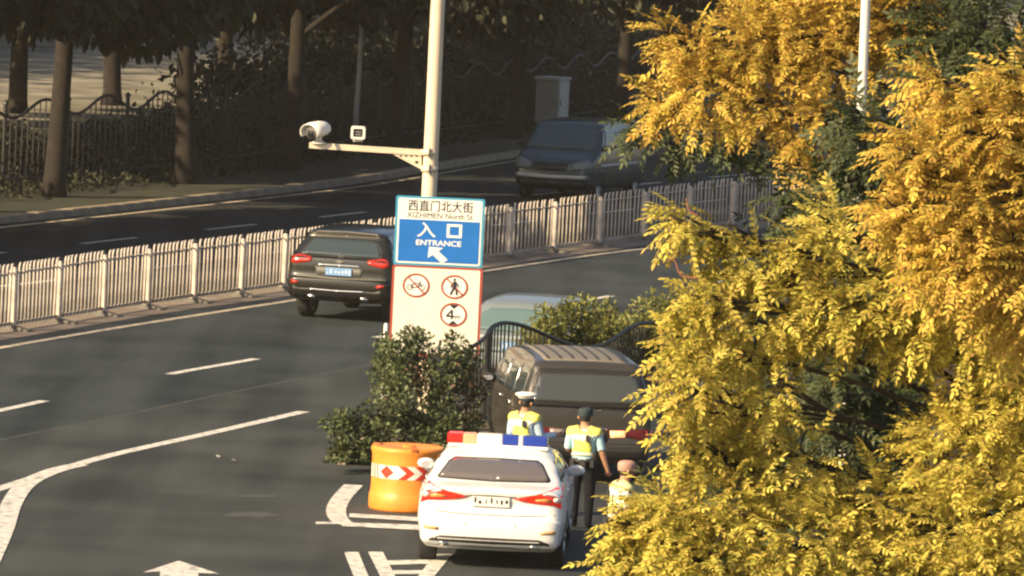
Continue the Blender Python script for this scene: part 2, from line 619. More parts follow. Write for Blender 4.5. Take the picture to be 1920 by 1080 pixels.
FH = 1.17
BAR = fence_bar_mesh(FH)
mp_ = MB()
mp_.bevbox((0, 0, 0.56), (0.135, 0.135, 1.0), 0.02)
mp_.bevbox((0, 0, 1.075), (0.10, 0.10, 0.05), 0.02)
POSTME = mp_.mesh('post')
POSTME.materials.append(POSTW)
mf_ = MB()
mf_.add([(-0.38, -0.12, 0), (0.38, -0.12, 0), (0.38, 0.12, 0), (-0.38, 0.12, 0), (-0.34, -0.10, 0.035), (0.34, -0.10, 0.035), (0.34, 0.10, 0.035), (-0.34, 0.10, 0.035),
         (-0.09, -0.08, 0.085), (0.09, -0.08, 0.085), (0.09, 0.08, 0.085), (-0.09, 0.08, 0.085)],
        [(0, 1, 5, 4), (1, 2, 6, 5), (2, 3, 7, 6), (3, 0, 4, 7), (4, 5, 9, 8), (5, 6, 10, 9), (6, 7, 11, 10), (7, 4, 8, 11), (8, 9, 10, 11)])
FOOTME = mf_.mesh('foot')
FOOTME.materials.append(RUBBER)
mc_ = MB()
mc_.tube([(0, 0, 1.09), (0, 0, 1.13), (0.015, 0.0, 1.165)], [0.028, 0.022, 0.02], 6)
CLIPME = mc_.mesh('clip')
CLIPME.materials.append(IRON)
railing = empty('median_railing', FPOST[0])
tag(railing, 'long pale metal median railing of upright bars between the two carriageways', 'railing')
bpy.context.view_layer.update()
for i, p in enumerate(FPOST):
    q = FPOST[min(i + 1, len(FPOST) - 1)]
    d = (q - p) if i < len(FPOST) - 1 else (p - FPOST[i - 1])
    ang = math.atan2(d.y, d.x)
    pl = p - FPOST[0]
    po = link('post', POSTME, None, railing)
    po.location = pl
    po.rotation_euler = (random.uniform(-0.012, 0.012), random.uniform(-0.02, 0.02), ang)
    f = link('foot', FOOTME, None, po)
    f.rotation_euler = (0, 0, math.pi / 2 + random.uniform(-0.1, 0.1))
    link('clip', CLIPME, None, po)
    if i == len(FPOST) - 1:
        break
    L = d.length
    m = MB()
    m.box((L / 2, 0, 0.135), (L - 0.14, 0.045, 0.05))
    m.box((L / 2, 0.0, FH - 0.16), (L - 0.14, 0.02, 0.028))
    pa = m.build('panel', RAIL, railing)
    pa.location = pl
    pa.rotation_euler = (0, random.uniform(-0.004, 0.004), ang)
    nb = 11
    for k in range(nb):
        bo = link('bar', BAR, None, pa)
        bo.location = ((k + 0.8) * (L - 0.12) / (nb + 0.6) + 0.06, -0.022, 0)
        bo.rotation_euler = (random.uniform(-0.012, 0.012), random.uniform(-0.012, 0.012), random.uniform(-0.15, 0.15))


# ================================================================== wavy black iron fences
def wave_fence(path, h0, amp, period, name, label, phase=0.0, spacing=0.16, bar_r=0.012, spike=True, posts=True, ptop=0.25, slope=0.0, s0=0.0):
    root = empty(name, path[0])
    tag(root, label, 'fence')
    o0 = Vector(path[0])
    pts = resample([Vector(p) for p in path], spacing)

    def top(s):
        return h0 + amp * math.cos(2 * math.pi * (s / period) + phase) + slope * max(0.0, s - s0)
    tp, n = [], len(pts)
    bm_ = MB()
    bm_.tube([(0, 0, 0.1), (0, 0, 1.0)], bar_r, 5)
    BM = bm_.mesh('bar')
    BM.materials.append(IRON)
    for i, p in enumerate(pts):
        s = i * spacing
        q = p - o0
        tp.append((q.x, q.y, top(s)))
        o = link('bar', BM, None, root)
        o.location = q
        o.scale = (1, 1, top(s))
    m = MB()
    m.tube(tp, bar_r * 2.1, 6)
    m.build('top_rail', IRON, root, True)
    m = MB()
    m.tube([(a[0], a[1], 0.22) for a in tp], bar_r * 1.5, 5)
    m.build('bottom_rail', IRON, root, True)
    if posts:
        step = int(round(period / spacing))
        st = int(round(((math.pi - phase) % (2 * math.pi)) / (2 * math.pi) * period / spacing))
        for i in range(st, n, step):
            m = MB()
            zt = h0 - amp + ptop
            m.tube([(0, 0, 0), (0, 0, zt - 0.12), (0, 0, zt - 0.10), (0, 0, zt - 0.06), (0, 0, zt)], [0.05, 0.05, 0.075, 0.06, 0.008], 8)
            o = m.build('post', IRON, root)
            o.location = pts[i] - o0
    return root


ISF = spline([at(873, 780, 92.6), at(905, 700, 93.2), at(945, 605, 94.5), at(1110, 655, 97.5), at(1215, 605, 100.3), Vector((3.55, 103.6, 0)), Vector((5.8, 110, 0))], 6)
_sc = sum((ISF[i + 1] - ISF[i]).to_2d().length for i in range(12))
_pe = sum((ISF[i + 1] - ISF[i]).to_2d().length for i in range(12, 24))
_zc, _zt = at(945, 605, 94.5).z - 0.12, at(1110, 655, 97.5).z + 0.08
_z2 = at(1215, 605, 100.3).z - 0.12
for p in ISF:
    p.z = 0.12
wave_fence(ISF, (_zc + _zt) / 2, (_zc - _zt) / 2, _pe, 'island_fence', 'black iron fence with wavy top rail behind the dark minivan', phase=-2 * math.pi * _sc / _pe, spacing=0.155, bar_r=0.015, posts=False, slope=(_z2 - _zc) / _pe, s0=_sc)
PARKF = [p + Vector((0, 0, 0.13)) for p in offset_path(KP, -4.1) if 112 < p.y < 215]
PARKF = resample(PARKF, 0.5)
wave_fence(PARKF, 1.87, 0.2, 4.0, 'park_fence', 'black iron park fence with wavy top along the far shaded verge', phase=1.2, spacing=0.36, bar_r=0.018, ptop=0.45)


# ================================================================== vegetation
def leaf_template(n_pairs, rach, ll, lw, droop=0.25, term=True):
    """pinnate spray along +x: two four-sided blades for each leaflet"""
    V, Fc = [], []

    def leaflet(base, dirv, up, L, W):
        dirv = dirv.normalized()
        side = dirv.cross(up).normalized()
        b0 = len(V)
        for (t, s, u) in [(0, 0, 0), (0.28, 0.8, 0.12), (0.66, 0.8, 0.10), (1, 0, -0.12), (0.66, -0.8, 0.10), (0.28, -0.8, 0.12)]:
            V.append(base + dirv * (t * L) + side * (s * W / 2 / 0.8) + up * (u * W))
        Fc.append((b0, b0 + 1, b0 + 2, b0 + 3))
        Fc.append((b0, b0 + 3, b0 + 4, b0 + 5))
    for i in range(n_pairs):
        t = (i + 0.6) / n_pairs
        base = Vector((t * rach, 0, -droop * rach * t * t))
        for s in (-1, 1):
            if random.random() < 0.06:
                continue
            d = Vector((random.uniform(0.4, 0.7), s * 0.85, -0.18 - 0.25 * t + random.uniform(-0.2, 0.2)))
            leaflet(base, d, Vector((random.uniform(-0.2, 0.2), s * -0.2, 1)).normalized(), ll * random.uniform(0.62, 1.22) * (1 - 0.35 * abs(t - 0.5)), lw)
    b0 = len(V)
    for i in range(5):
        t = i / 4
        for w in (-0.0022, 0.0022):
            V.append(Vector((t * rach, w, -droop * rach * t * t - 0.001)))
    for i in range(4):
        Fc.append((b0 + 2 * i, b0 + 2 * i + 1, b0 + 2 * i + 3, b0 + 2 * i + 2))
    if term:
        leaflet(Vector((rach, 0, -droop * rach)), Vector((1, 0, -0.6)), Vector((0.3, 0, 1)).normalized(), ll, lw)
    return np.array([tuple(v) for v in V], dtype=np.float32), np.array(Fc, dtype=np.int32)


def fast_mesh(name, V, Fq):
    me = bpy.data.meshes.new(name)
    me.vertices.add(len(V))
    me.vertices.foreach_set('co', np.asarray(V, dtype=np.float32).ravel())
    nf, k = Fq.shape
    me.loops.add(nf * k)
    me.loops.foreach_set('vertex_index', Fq.ravel().astype(np.int32))
    me.polygons.add(nf)
    me.polygons.foreach_set('loop_start', np.arange(0, nf * k, k, dtype=np.int32))
    me.polygons.foreach_set('loop_total', np.full(nf, k, dtype=np.int32))
    me.update(calc_edges=True)
    return me


def frames(dirs, ups):
    x = dirs / np.linalg.norm(dirs, axis=1, keepdims=True)
    y = np.cross(ups, x)
    y /= np.linalg.norm(y, axis=1, keepdims=True) + 1e-9
    z = np.cross(x, y)
    return np.stack([x, y, z], axis=2)


def scatter_mesh(name, templates, pos, R, sc):
    Vs, Fs, off = [], [], 0
    which = rng.integers(0, len(templates), len(pos))
    for t, (V, Fq) in enumerate(templates):
        idx = np.nonzero(which == t)[0]
        if len(idx) == 0:
            continue
        W = np.einsum('nij,vj->nvi', R[idx] * sc[idx, None, None], V) + pos[idx, None, :]
        Vs.append(W.reshape(-1, 3))
        Fs.append((Fq[None] + (np.arange(len(idx)) * len(V))[:, None, None]).reshape(-1, Fq.shape[1]) + off)
        off += len(idx) * len(V)
    return fast_mesh(name, np.concatenate(Vs), np.concatenate(Fs))


def unit_rand(n):
    v = rng.normal(size=(n, 3))
    return v / np.linalg.norm(v, axis=1, keepdims=True)


def copy_leaves(root, mes, pos, R, sc, nmax=300):
    """single compound leaves as parts of their own"""
    for i in range(min(nmax, len(pos))):
        o = link('leaf', mes[i % len(mes)], None, root)
        M = Matrix([[*(R[i][r] * sc[i]), pos[i][r]] for r in range(3)] + [[0, 0, 0, 1]])
        o.matrix_local = M


def big_tree(name, label, blobs, Y0, trunk_xy, leafmat, bias, dens, ll, rach, nparts=300, jitter=0.4, limbs=True, pairs=6):
    """crown from clusters given as (px, py, radius in px, depth)"""
    root = empty(name, (trunk_xy[0], trunk_xy[1], 0))
    tag(root, label, 'tree')
    o0 = np.array([trunk_xy[0], trunk_xy[1], 0.0])
    P, D, C = [], [], []
    for (px, py, r, dy) in blobs:
        c = np.array(at(px, py, Y0 + dy))
        rm = r * (Y0 + dy) / FPX
        n = int(dens * math.pi * r * r / 1000)
        u = unit_rand(n)
        rad = max(rm * 0.35, rm - 0.62 * rach) * (0.3 + 0.7 * rng.random(n) ** 0.5)
        p = c + u * rad[:, None] * np.array([1, 1.1, 0.95])
        P.append(p)
        D.append(u + np.array(bias) + rng.normal(size=(n, 3)) * jitter)
        C.append((c, rm))
    P, D = np.concatenate(P), np.concatenate(D)
    ups = np.array([0.0, -0.25, 1.0]) + rng.normal(size=P.shape) * 0.38
    R = frames(D, ups)
    sc = rng.uniform(0.6, 1.3, len(P))
    tm = [leaf_template(pairs, rach, ll, ll * 0.36) for _ in range(14)]
    order = np.argsort(P[:, 1])
    # the leaves nearest the viewer, spread over the crown, stand alone
    front = order[: max(nparts * 3, 1)]
    pick = rng.permutation(front)[:nparts]
    rest = np.setdiff1d(np.arange(len(P)), pick)
    me = scatter_mesh('foliage', tm, P[rest] - o0, R[rest], sc[rest])
    f = link('foliage', me, leafmat, root)
    f['kind'] = 'stuff'
    mes = []
    for V, Fq in tm:
        mm = fast_mesh('leaf', V, Fq)
        mm.materials.append(leafmat)
        mes.append(mm)
    copy_leaves(root, mes, P[pick] - o0, R[pick], sc[pick], nparts)
    # trunk and limbs
    topz = float(np.mean([c[2] for c, _ in C]))
    m = MB()
    m.tube([(0, 0, -0.05), (0.05, 0.02, topz * 0.35), (-0.04, 0.05, topz * 0.7), (0.0, 0.0, topz + 1.0)], [0.24, 0.19, 0.15, 0.08], 12)
    m.build('trunk', BARK, root, True)
    for (c, rm) in C:
        e = Vector(c - o0)
        s = Vector((0, 0, max(1.5, min(topz, e.z - 0.6 - 0.25 * abs(e.x)))))
        mid = s.lerp(e, 0.5) + Vector((random.uniform(-.2, .2), random.uniform(0, .35), random.uniform(0.05, 0.45)))
        m = MB()
        m.tube(spline([s, mid, e, e + (e - mid).normalized() * rm * 0.6], 4), [0.022, .021, .02, .019, .017, .016, .014, .013, .011, .009, .007, .005, .003], 7)
        for _ in range(5):
            w = Vector(unit_rand(1)[0]) * rm * 0.8
            m.tube([mid.lerp(e, random.uniform(0.4, 1)), e + w * 0.6 + Vector((0, 0, -0.02)), e + w], [0.012, 0.009, 0.004], 5)
        m.build('branch', BARK, root, True)
    return root


BL_NEAR = [(1292, 420, 55, 0), (1345, 430, 55, .2), (1400, 500, 80, .2), (1330, 560, 65, -.2), (1300, 640, 75, -.2), (1420, 610, 120, .2), (1520, 480, 85, .3), (1560, 420, 60, .3),
           (1560, 570, 130, .4), (1700, 560, 150, .5), (1300, 730, 95, -.4), (1420, 740, 110, 0), (1300, 840, 60, -.3), (1480, 880, 110, .1), (1395, 830, 80, 0),
           (1240, 960, 95, -.5), (1180, 985, 60, -.6), (1180, 1060, 70, -.6), (1360, 960, 120, -.3), (1300, 1050, 130, -.5), (1480, 1020, 140, -.2), (1620, 950, 110, .2), (1620, 1060, 130, 0),
           (1830, 600, 150, .6), (1780, 850, 120, .3), (1880, 780, 130, .5), (1760, 1000, 130, .1), (1890, 960, 140, .3), (1840, 1080, 140, .1), (1980, 700, 160, .7), (2030, 950, 180, .4)]
big_tree('golden_tree', 'large golden leafed tree filling the lower right foreground', BL_NEAR, 41.0, (3.9, 42.2), GOLD, (-0.6, -0.35, -0.28), 4.0, 0.052, 0.22, pairs=7)
BL_RIGHT = [(1720, 290, 80, 0), (1830, 250, 110, .2), (1900, 170, 90, .4), (1700, 400, 80, -.1), (1800, 400, 120, 0), (1910, 370, 140, .2), (1790, 500, 110, -.1), (1900, 500, 130, 0),
            (1980, 260, 150, .5), (1960, 560, 140, .2), (1760, 160, 60, .3), (2030, 420, 160, .5)]
big_tree('amber_tree', 'amber leafed branches of the tree at the right edge', BL_RIGHT, 40.0, (4.9, 41.6), GOLD2, (-0.85, -0.3, -0.2), 4.6, 0.050, 0.22, nparts=150, pairs=7)
BL_UP = [(1290, 90, 70, 0), (1250, 60, 38, 0), (1400, 90, 105, .2), (1330, 170, 95, 0), (1240, 190, 60, .2), (1440, 190, 95, .1), (1500, 70, 100, .3), (1580, 130, 95, .3), (1530, 220, 70, 0),
         (1610, 40, 90, .4), (1690, 60, 80, .5), (1450, 20, 80, .4), (1560, 0, 100, .6), (1500, 255, 50, -.1), (1540, 330, 55, -.2), (1680, -60, 120, .8), (1520, -90, 140, .8)]
big_tree('yellow_tree', 'golden yellow tree at the top whose leaves reach over the far road', BL_UP, 47.0, (3.4, 48.3), GOLD2, (-0.45, -0.4, -0.1), 4.6, 0.050, 0.22, nparts=250, pairs=7)
BL_DARK = [(1200, 235, 55, 0), (1270, 260, 60, 0), (1350, 265, 55, 0), (1430, 275, 55, .2), (1550, 390, 100, -5.5), (1640, 285, 95, -5.6), (1620, 430, 90, -5.5), (1680, 480, 100, -5.5), (1480, 380, 55, -5), (1510, 440, 70, -5.2), (1615, 215, 60, -5.6), (1617, 262, 70, -5.8), (1617, 335, 70, -5.8), (1612, 500, 75, -5.6), (1600, 760, 105, -5.6), (1580, 795, 75, -6), (1578, 700, 60, -6), (1572, 880, 60, -6), (1570, 850, 85, -5.6), (1690, 750, 90, -5.5), (1600, 660, 80, -5.4), (1590, 560, 80, -5.4), (1600, 950, 90, -5.4),
           (1800, 90, 120, -3), (1885, 50, 110, -3), (1740, 150, 75, -3), (1760, 30, 80, -2.5), (1850, 130, 80, -3), (1920, 110, 90, -2.8), (1640, 760, 130, .4), (1560, 840, 110, .3), (1720, 740, 110, .5), (1640, 640, 130, .6), (1500, 720, 120, .6), (1560, 960, 200, .8), (1800, 900, 200, .9),
           (1750, 620, 200, 1), (1850, 350, 200, 1), (1400, 640, 90, .8), (1380, 850, 110, .8), (1300, 980, 130, .8), (1440, 480, 60, .6)]
big_tree('shade_toned_tree', 'dark leaf mass among the golden leaves, shade put into its colour', BL_DARK, 50.0, (4.4, 51.2), SHADEL, (-0.3, -0.3, -0.3), 3.6, 0.060, 0.25, nparts=120)


def leaf_simple(L, W):
    V = np.array([(0, 0, 0), (0.3 * L, W / 2, 0.1 * W), (0.7 * L, W / 2.4, 0.08 * W), (L, 0, -0.1 * L), (0.7 * L, -W / 2.4, 0.08 * W), (0.3 * L, -W / 2, 0.1 * W)], dtype=np.float32)
    return V, np.array([(0, 1, 2, 3), (0, 3, 4, 5)], dtype=np.int32)


def bush(name, label, blobs, base, n, L, W, lmat, cat='shrub', stems=9, extra=None):
    """blobs: (px, py, r px, Y, squash)"""
    root = empty(name, (base[0], base[1], base[2]))
    tag(root, label, cat)
    o0 = np.array(base, dtype=float)
    tot = sum(r * r for _, _, r, _, _ in blobs)
    P, D = [], []
    for (px, py, r, Y, sq) in blobs:
        c = np.array(at(px, py, Y))
        rm = r * Y / FPX
        k = max(20, int(n * r * r / tot))
        u = unit_rand(k)
        # a few clumps inside each cluster
        cl = unit_rand(9) * rm * 0.75
        ci = cl[rng.integers(0, 9, k)]
        p = c + (ci * 0.75 + u * (rm * 0.5 * rng.random((k, 1)) ** 0.5)) * np.array([1, 0.9, sq])
        P.append(p)
        D.append(u + rng.normal(size=(k, 3)) * 0.5 + np.array([0, -0.15, 0.1]))
    P, D = np.concatenate(P), np.concatenate(D)
    ok = P[:, 2] > base[2] + 0.03
    P, D = P[ok], D[ok]
    R = frames(D, np.array([0, -0.2, 1.0]) + rng.normal(size=P.shape) * 0.5)
    me = scatter_mesh('foliage', [leaf_simple(L, W), leaf_simple(L * 0.8, W)], P - o0, R, rng.uniform(0.7, 1.25, len(P)))
    f = link('foliage', me, lmat, root)
    f['kind'] = 'stuff'
    if extra:
        sel = rng.random(len(P)) < extra[1]
        q = P[sel] + rng.normal(size=(sel.sum(), 3)) * 0.1 + np.array(extra[2])
        me = scatter_mesh('dry_foliage', [leaf_simple(L, W)], q - o0, frames(unit_rand(len(q)), unit_rand(len(q))), rng.uniform(0.7, 1.2, len(q)))
        f = link('dry_foliage', me, extra[0], root)
        f['kind'] = 'stuff'
    for k in range(stems):
        j = rng.integers(0, len(P))
        e = Vector(P[j] - o0)
        s = Vector((random.uniform(-.12, .12) + e.x * 0.3, random.uniform(-.1, .1) + e.y * 0.3, 0))
        m = MB()
        m.tube(spline([s, s.lerp(e, 0.5) + Vector((random.uniform(-.08, .08), 0, 0.08)), e], 3), [0.022, .02, .018, .015, .012, .008, .005], 5)
        m.build('stem', BARK, root, True)
    return root


bush('upper_shrub', 'tall olive green shrub growing in front of the sign foot',
     [(790, 664, 56, 91.2, 1), (732, 668, 40, 91, 1), (850, 668, 46, 91.4, 1), (885, 675, 30, 91.6, 1), (745, 720, 45, 90.8, 1), (820, 720, 65, 91.2, 1.2), (880, 730, 40, 91.6, 1.2), (768, 636, 26, 91, 1),
      (800, 790, 60, 91, 1), (860, 800, 50, 91.4, 1.2), (780, 700, 60, 91.6, 1), (840, 690, 55, 91.8, 1), (722, 655, 34, 91.4, 1), (722, 710, 36, 91.4, 1), (727, 690, 36, 92.0, 1), (728, 745, 38, 91.0, 1), (726, 660, 30, 92.0, 1)],
     (-1.35, 91.2, 0.12), 6400, 0.075, 0.04, SHRUB, extra=(DRYLEAF, 0.07, (0.15, -0.25, -0.45)))
bush('low_shrub', 'low spreading green shrub beside the orange barrel',
     [(700, 790, 50, 88.6, 1), (645, 800, 42, 88.4, .9), (770, 780, 55, 88.9, 1), (660, 860, 50, 88.2, .9), (720, 850, 60, 88.5, 1), (790, 840, 55, 88.8, 1), (628, 880, 34, 87.9, .8), (675, 893, 36, 88.0, .8), (655, 905, 32, 88.3, .8), (690, 880, 34, 88.2, .8), (830, 800, 45, 89, 1)],
     (-2.0, 88.4, 0.12), 8000, 0.075, 0.042, SHRUB)
bush('island_hedge', 'bright green clipped hedge behind the wavy black island fence',
     [(px, py, r * 1.2, Y + 2.0, .85) for px, py, r, Y in [(1030, 618, 45, 96.2), (1090, 603, 50, 97), (1140, 608, 45, 98), (1080, 645, 45, 96.8), (1190, 603, 45, 99), (1240, 588, 45, 100.4), (1150, 648, 40, 97.8), (1005, 640, 32, 95.8),
      (1230, 633, 45, 99.6), (1300, 592, 50, 102), (1050, 660, 45, 96.5), (1200, 660, 50, 98.5)]],
     (1.2, 99.8, 0.12), 14000, 0.07, 0.04, SHRUB2, cat='hedge')


def far_tree_mesh(seed, n, rx, z0, z1):
    r = np.random.default_rng(seed)
    nc = 16
    cz = z0 + (z1 - z0) * (0.12 + 0.85 * r.random(nc))
    ang = r.random(nc) * 2 * np.pi
    rad = rx * (0.25 + 0.6 * r.random(nc)) * np.sqrt(np.clip(1 - ((cz - z0) / (z1 - z0) - 0.45) ** 2 * 2.2, 0.15, 1))
    cc = np.stack([rad * np.cos(ang), rad * np.sin(ang), cz], 1)
    k = r.integers(0, nc, n)
    d = r.normal(size=(n, 3))
    d /= np.linalg.norm(d, axis=1, keepdims=True)
    P = cc[k] + d * (rx * 0.42 * r.random((n, 1)) ** 0.4) * np.array([1, 1, 0.8])
    D = d + r.normal(size=(n, 3)) * 0.6 + np.array([0, 0, -0.5])
    R = frames(D, np.array([0, 0, 1.0]) + r.normal(size=(n, 3)) * 0.5)
    return scatter_mesh('crown', [leaf_simple(0.40, 0.19)], P, R, r.uniform(0.7, 1.3, n))


CROWNS = []
for s, (rx, z0, z1) in enumerate([(4.6, 3.4, 12.5), (5.0, 3.0, 13.5), (4.4, 3.8, 12.0)]):
    me = far_tree_mesh(20 + s, 15000, rx, z0, z1)
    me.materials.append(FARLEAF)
    CROWNS.append(me)
TRUNKS = []
for s in range(3):
    m = MB()
    m.tube([(0, 0, -0.1), (0.03, 0, 0.4), (random.uniform(-.1, .1), 0.05, 2.2), (random.uniform(-.2, .2), 0.1, 4.6), (random.uniform(-.4, .4), 0, 8.0)], [0.34, 0.25, 0.22, 0.19, 0.08], 12)
    for k in range(6):
        a = k * 1.05 + s
        z = 3.4 + 0.6 * k
        m.tube([(0, 0, z), (1.3 * math.cos(a), 1.3 * math.sin(a), z + 1.0), (2.9 * math.cos(a), 2.9 * math.sin(a), z + 1.6)], [0.10, 0.07, 0.03], 6)
    me = m.mesh('trunk')
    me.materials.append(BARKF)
    me.polygons.foreach_set('use_smooth', [True] * len(me.polygons))
    TRUNKS.append(me)


def far_tree(p, i, label, s=1.0):
    root = empty('street_tree', p, random.uniform(0, 6.28))
    tag(root, label, 'tree', 'trees along the far verge')
    c = link('crown', CROWNS[i % 3], None, root)
    t = link('trunk', TRUNKS[(i * 2) % 3], None, root)
    root.scale = (s, s, s * random.uniform(0.95, 1.1))
    root.rotation_euler = (random.uniform(-0.05, 0.05), random.uniform(-0.05, 0.05), root.rotation_euler.z)
    return root


# visible trunks along the far verge, then the row going on to the left outside the frame
VERGE = resample([p for p in offset_path(KP, -2.3)], 0.25)


def verge_at(px):
    best = min(VERGE, key=lambda p: abs((p.x / p.y) - at(px, 330, p.y).x / p.y) if p.y > 100 else 9)
    return Vector((best.x, best.y, 0.13))


ti = 0
for px, lab in [(100, 'dark street tree whose trunk stands leftmost on the far verge'), (345, 'dark street tree second from the left on the far verge'),
                (545, 'dark thick trunked street tree just left of the roadside camera'), (735, 'dark street tree seen just left of the tall white pole'),
                (960, 'dark street tree right of the white pole near the grey cabinet'), (1160, 'dark street tree right of the grey cabinet')]:
    far_tree(verge_at(px), ti, lab)
    ti += 1
_i0 = min(range(len(VERGE)), key=lambda i: (VERGE[i] - verge_at(100)).length)
for k in range(1, 4):
    i = _i0 - int(k * 8.0 / 0.25)
    if i > 0:
        q = VERGE[i] + Vector((random.uniform(-.4, .4), random.uniform(-.4, .4), 0.13))
        far_tree(q, ti, 'street tree of the far verge, %s beyond the left edge of the picture' % ['first', 'second', 'third'][k - 1], 1.05)
        ti += 1
ROW2 = resample([p for p in offset_path(KP, -17)], 0.25)
for k, px in enumerate([30, 210, 420, 620, 800, 1000, 1210, 1420, 1600, 1800]):
    best = min(ROW2, key=lambda p: abs((p.x / p.y) - at(px, 200, p.y).x / p.y) if p.y > 120 else 9)
    far_tree(Vector((best.x, best.y, 0.1)), ti, 'dim park tree behind the iron fence, %s of its row from the left' % ['first', 'second', 'third', 'fourth', 'fifth', 'sixth', 'seventh', 'eighth', 'ninth', 'tenth'][k], 1.15)
    ti += 1
_j0 = min(range(len(ROW2)), key=lambda i: abs(960 + FPX * ROW2[i].x / ROW2[i].y - 30) if ROW2[i].y > 100 else 1e6)
for k in range(1, 7):  # unseen trees added to keep the sun off the park
    i = _j0 - int(k * 7.0 / 0.25)
    if i > 0:
        far_tree(ROW2[i] + Vector((random.uniform(-.6, .6), random.uniform(-.6, .6), 0.1)), ti, 'unseen tree added to shade the park, %s beyond the left edge of the picture' % ['first', 'second', 'third', 'fourth', 'fifth', 'sixth'][k - 1], 1.15)
        ti += 1


def hedge_row(path, h, w, n, name, label, lm, L=0.2, W=0.11, z0=0.1):
    root = empty(name, path[0])
    tag(root, label, 'hedge')
    pts = np.array([tuple(p) for p in resample(path, 0.5)])
    k = rng.integers(0, len(pts), n)
    hh = h * (0.85 + 0.22 * np.sin(pts[k, 1] * 0.9) * np.sin(pts[k, 1] * 0.31 + 1))
    P = pts[k] + np.stack([rng.normal(size=n) * w, rng.normal(size=n) * w, z0 + hh * rng.random(n) ** 0.7], 1)
    D = unit_rand(n) + np.array([0.2, -0.3, 0])
    me = scatter_mesh('foliage', [leaf_simple(L, W)], P - pts[0], frames(D, np.array([0, 0, 1.0]) + rng.normal(size=(n, 3)) * 0.5), rng.uniform(0.7, 1.3, n))
    f = link('foliage', me, lm, root)
    f['kind'] = 'stuff'
    m = MB()
    for i in range(0, len(pts), 3):
        q = pts[i] - pts[0]
        m.tube([(q[0], q[1], 0), (q[0] + random.uniform(-.1, .1), q[1], h * 0.8)], [0.03, 0.012], 5)
    m.build('stems', BARK, root)['kind'] = 'stuff'
    return root


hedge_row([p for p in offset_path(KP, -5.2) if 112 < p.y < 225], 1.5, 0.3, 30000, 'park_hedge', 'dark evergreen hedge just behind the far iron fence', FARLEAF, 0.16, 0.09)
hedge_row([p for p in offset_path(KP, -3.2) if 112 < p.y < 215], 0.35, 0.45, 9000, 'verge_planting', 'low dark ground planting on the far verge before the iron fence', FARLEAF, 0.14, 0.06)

def pxof(p):
    return 960 + FPX * p.x / p.y


hedge_row([p for p in resample(offset_path(KP, -9.0), 2) if 340 < pxof(p) < 1700], 2.3, 0.7, 30000, 'park_shrubbery', 'tall dark shrubbery in the park behind the evergreen hedge', FARLEAF, 0.2, 0.11)
hedge_row([p for p in resample(offset_path(KP, -14.0), 2) if 470 < pxof(p) < 1800], 3.4, 1.0, 30000, 'park_thicket', 'dark thicket deeper in the park behind the shrubbery', FARLEAF, 0.24, 0.13)
# pale park wall far behind, with ledges, and the wood that closes the view
WALLM = mat('pale_render', (0.36, 0.34, 0.27), 0.9, var=0.15, scale=0.4)
PW = [p for p in offset_path(KP, -36) if 130 < p.y < 420]
wroot = empty('park_wall', PW[0])
tag(wroot, 'long pale rendered wall glimpsed between the far dark trunks', 'wall')
m = MB()
for i in range(len(PW) - 1):
    p, q = PW[i] - PW[0], PW[i + 1] - PW[0]
    d = q - p
    m.box(((p.x + q.x) / 2, (p.y + q.y) / 2, 1.6), (0.4, d.length * 0.999, 3.2), -math.atan2(d.x, d.y))
m.build('wall', WALLM, wroot)
for z in (0.5, 1.1, 1.7, 2.3, 2.9):
    m = MB()
    for i in range(len(PW) - 1):
        p, q = PW[i] - PW[0], PW[i + 1] - PW[0]
        d = q - p
        m.box(((p.x + q.x) / 2, (p.y + q.y) / 2, z), (0.5, d.length * 0.998, 0.06), -math.atan2(d.x, d.y))
    m.build('ledge', WALLM, wroot)
WD = [p for p in offset_path(KP, -44) if 130 < p.y < 470]
pts = np.array([tuple(p) for p in resample(WD, 0.5)])
n = 42000
k = rng.integers(0, len(pts), n)
P = pts[k] + np.stack([rng.normal(size=n) * 2.0, rng.normal(size=n) * 2.0, 0.5 + 15 * rng.random(n)], 1)
me = scatter_mesh('far_wood', [leaf_simple(0.9, 0.5)], P, frames(unit_rand(n) + np.array([0, 0, -0.4]), np.array([0, 0, 1.0]) + rng.normal(size=(n, 3)) * 0.6), rng.uniform(0.7, 1.4, n))
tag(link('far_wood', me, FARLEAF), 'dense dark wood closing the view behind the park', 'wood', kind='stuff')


# ================================================================== lettering
def text_mesh(body, height, embolden=0.0, extrude=0.0015):
    cu = bpy.data.curves.new('lettering', 'FONT')
    cu.body = body
    cu.size = 1.0
    cu.extrude = extrude / max(height, 1e-3)
    cu.offset = embolden
    cu.align_x = 'LEFT'
    o = bpy.data.objects.new('lettering', cu)
    COL.objects.link(o)
    dg = bpy.context.evaluated_depsgraph_get()
    me = bpy.data.meshes.new_from_object(o.evaluated_get(dg))
    bpy.data.objects.remove(o)
    bpy.data.curves.remove(cu)
    return me


def lettering(body, x0, x1, z0, z1, y, material, parent, embolden=0.0, name='lettering'):
    """text fitted into a rectangle of the x-z plane, facing -y"""
    me = text_mesh(body, 1.0, embolden)
    n = len(me.vertices)
    co = np.empty(n * 3, dtype=np.float32)
    me.vertices.foreach_get('co', co)
    co = co.reshape(-1, 3)
    mn, mx = co.min(0), co.max(0)
    w = np.empty_like(co)
    w[:, 0] = x0 + (co[:, 0] - mn[0]) / (mx[0] - mn[0]) * (x1 - x0)
    w[:, 2] = z0 + (co[:, 1] - mn[1]) / (mx[1] - mn[1]) * (z1 - z0)
    w[:, 1] = y - (co[:, 2] - mn[2]) / max(1e-6, mx[2] - mn[2]) * 0.003
    me.vertices.foreach_set('co', w.ravel())
    me.materials.clear()
    me.update()
    return link(name, me, material, parent)


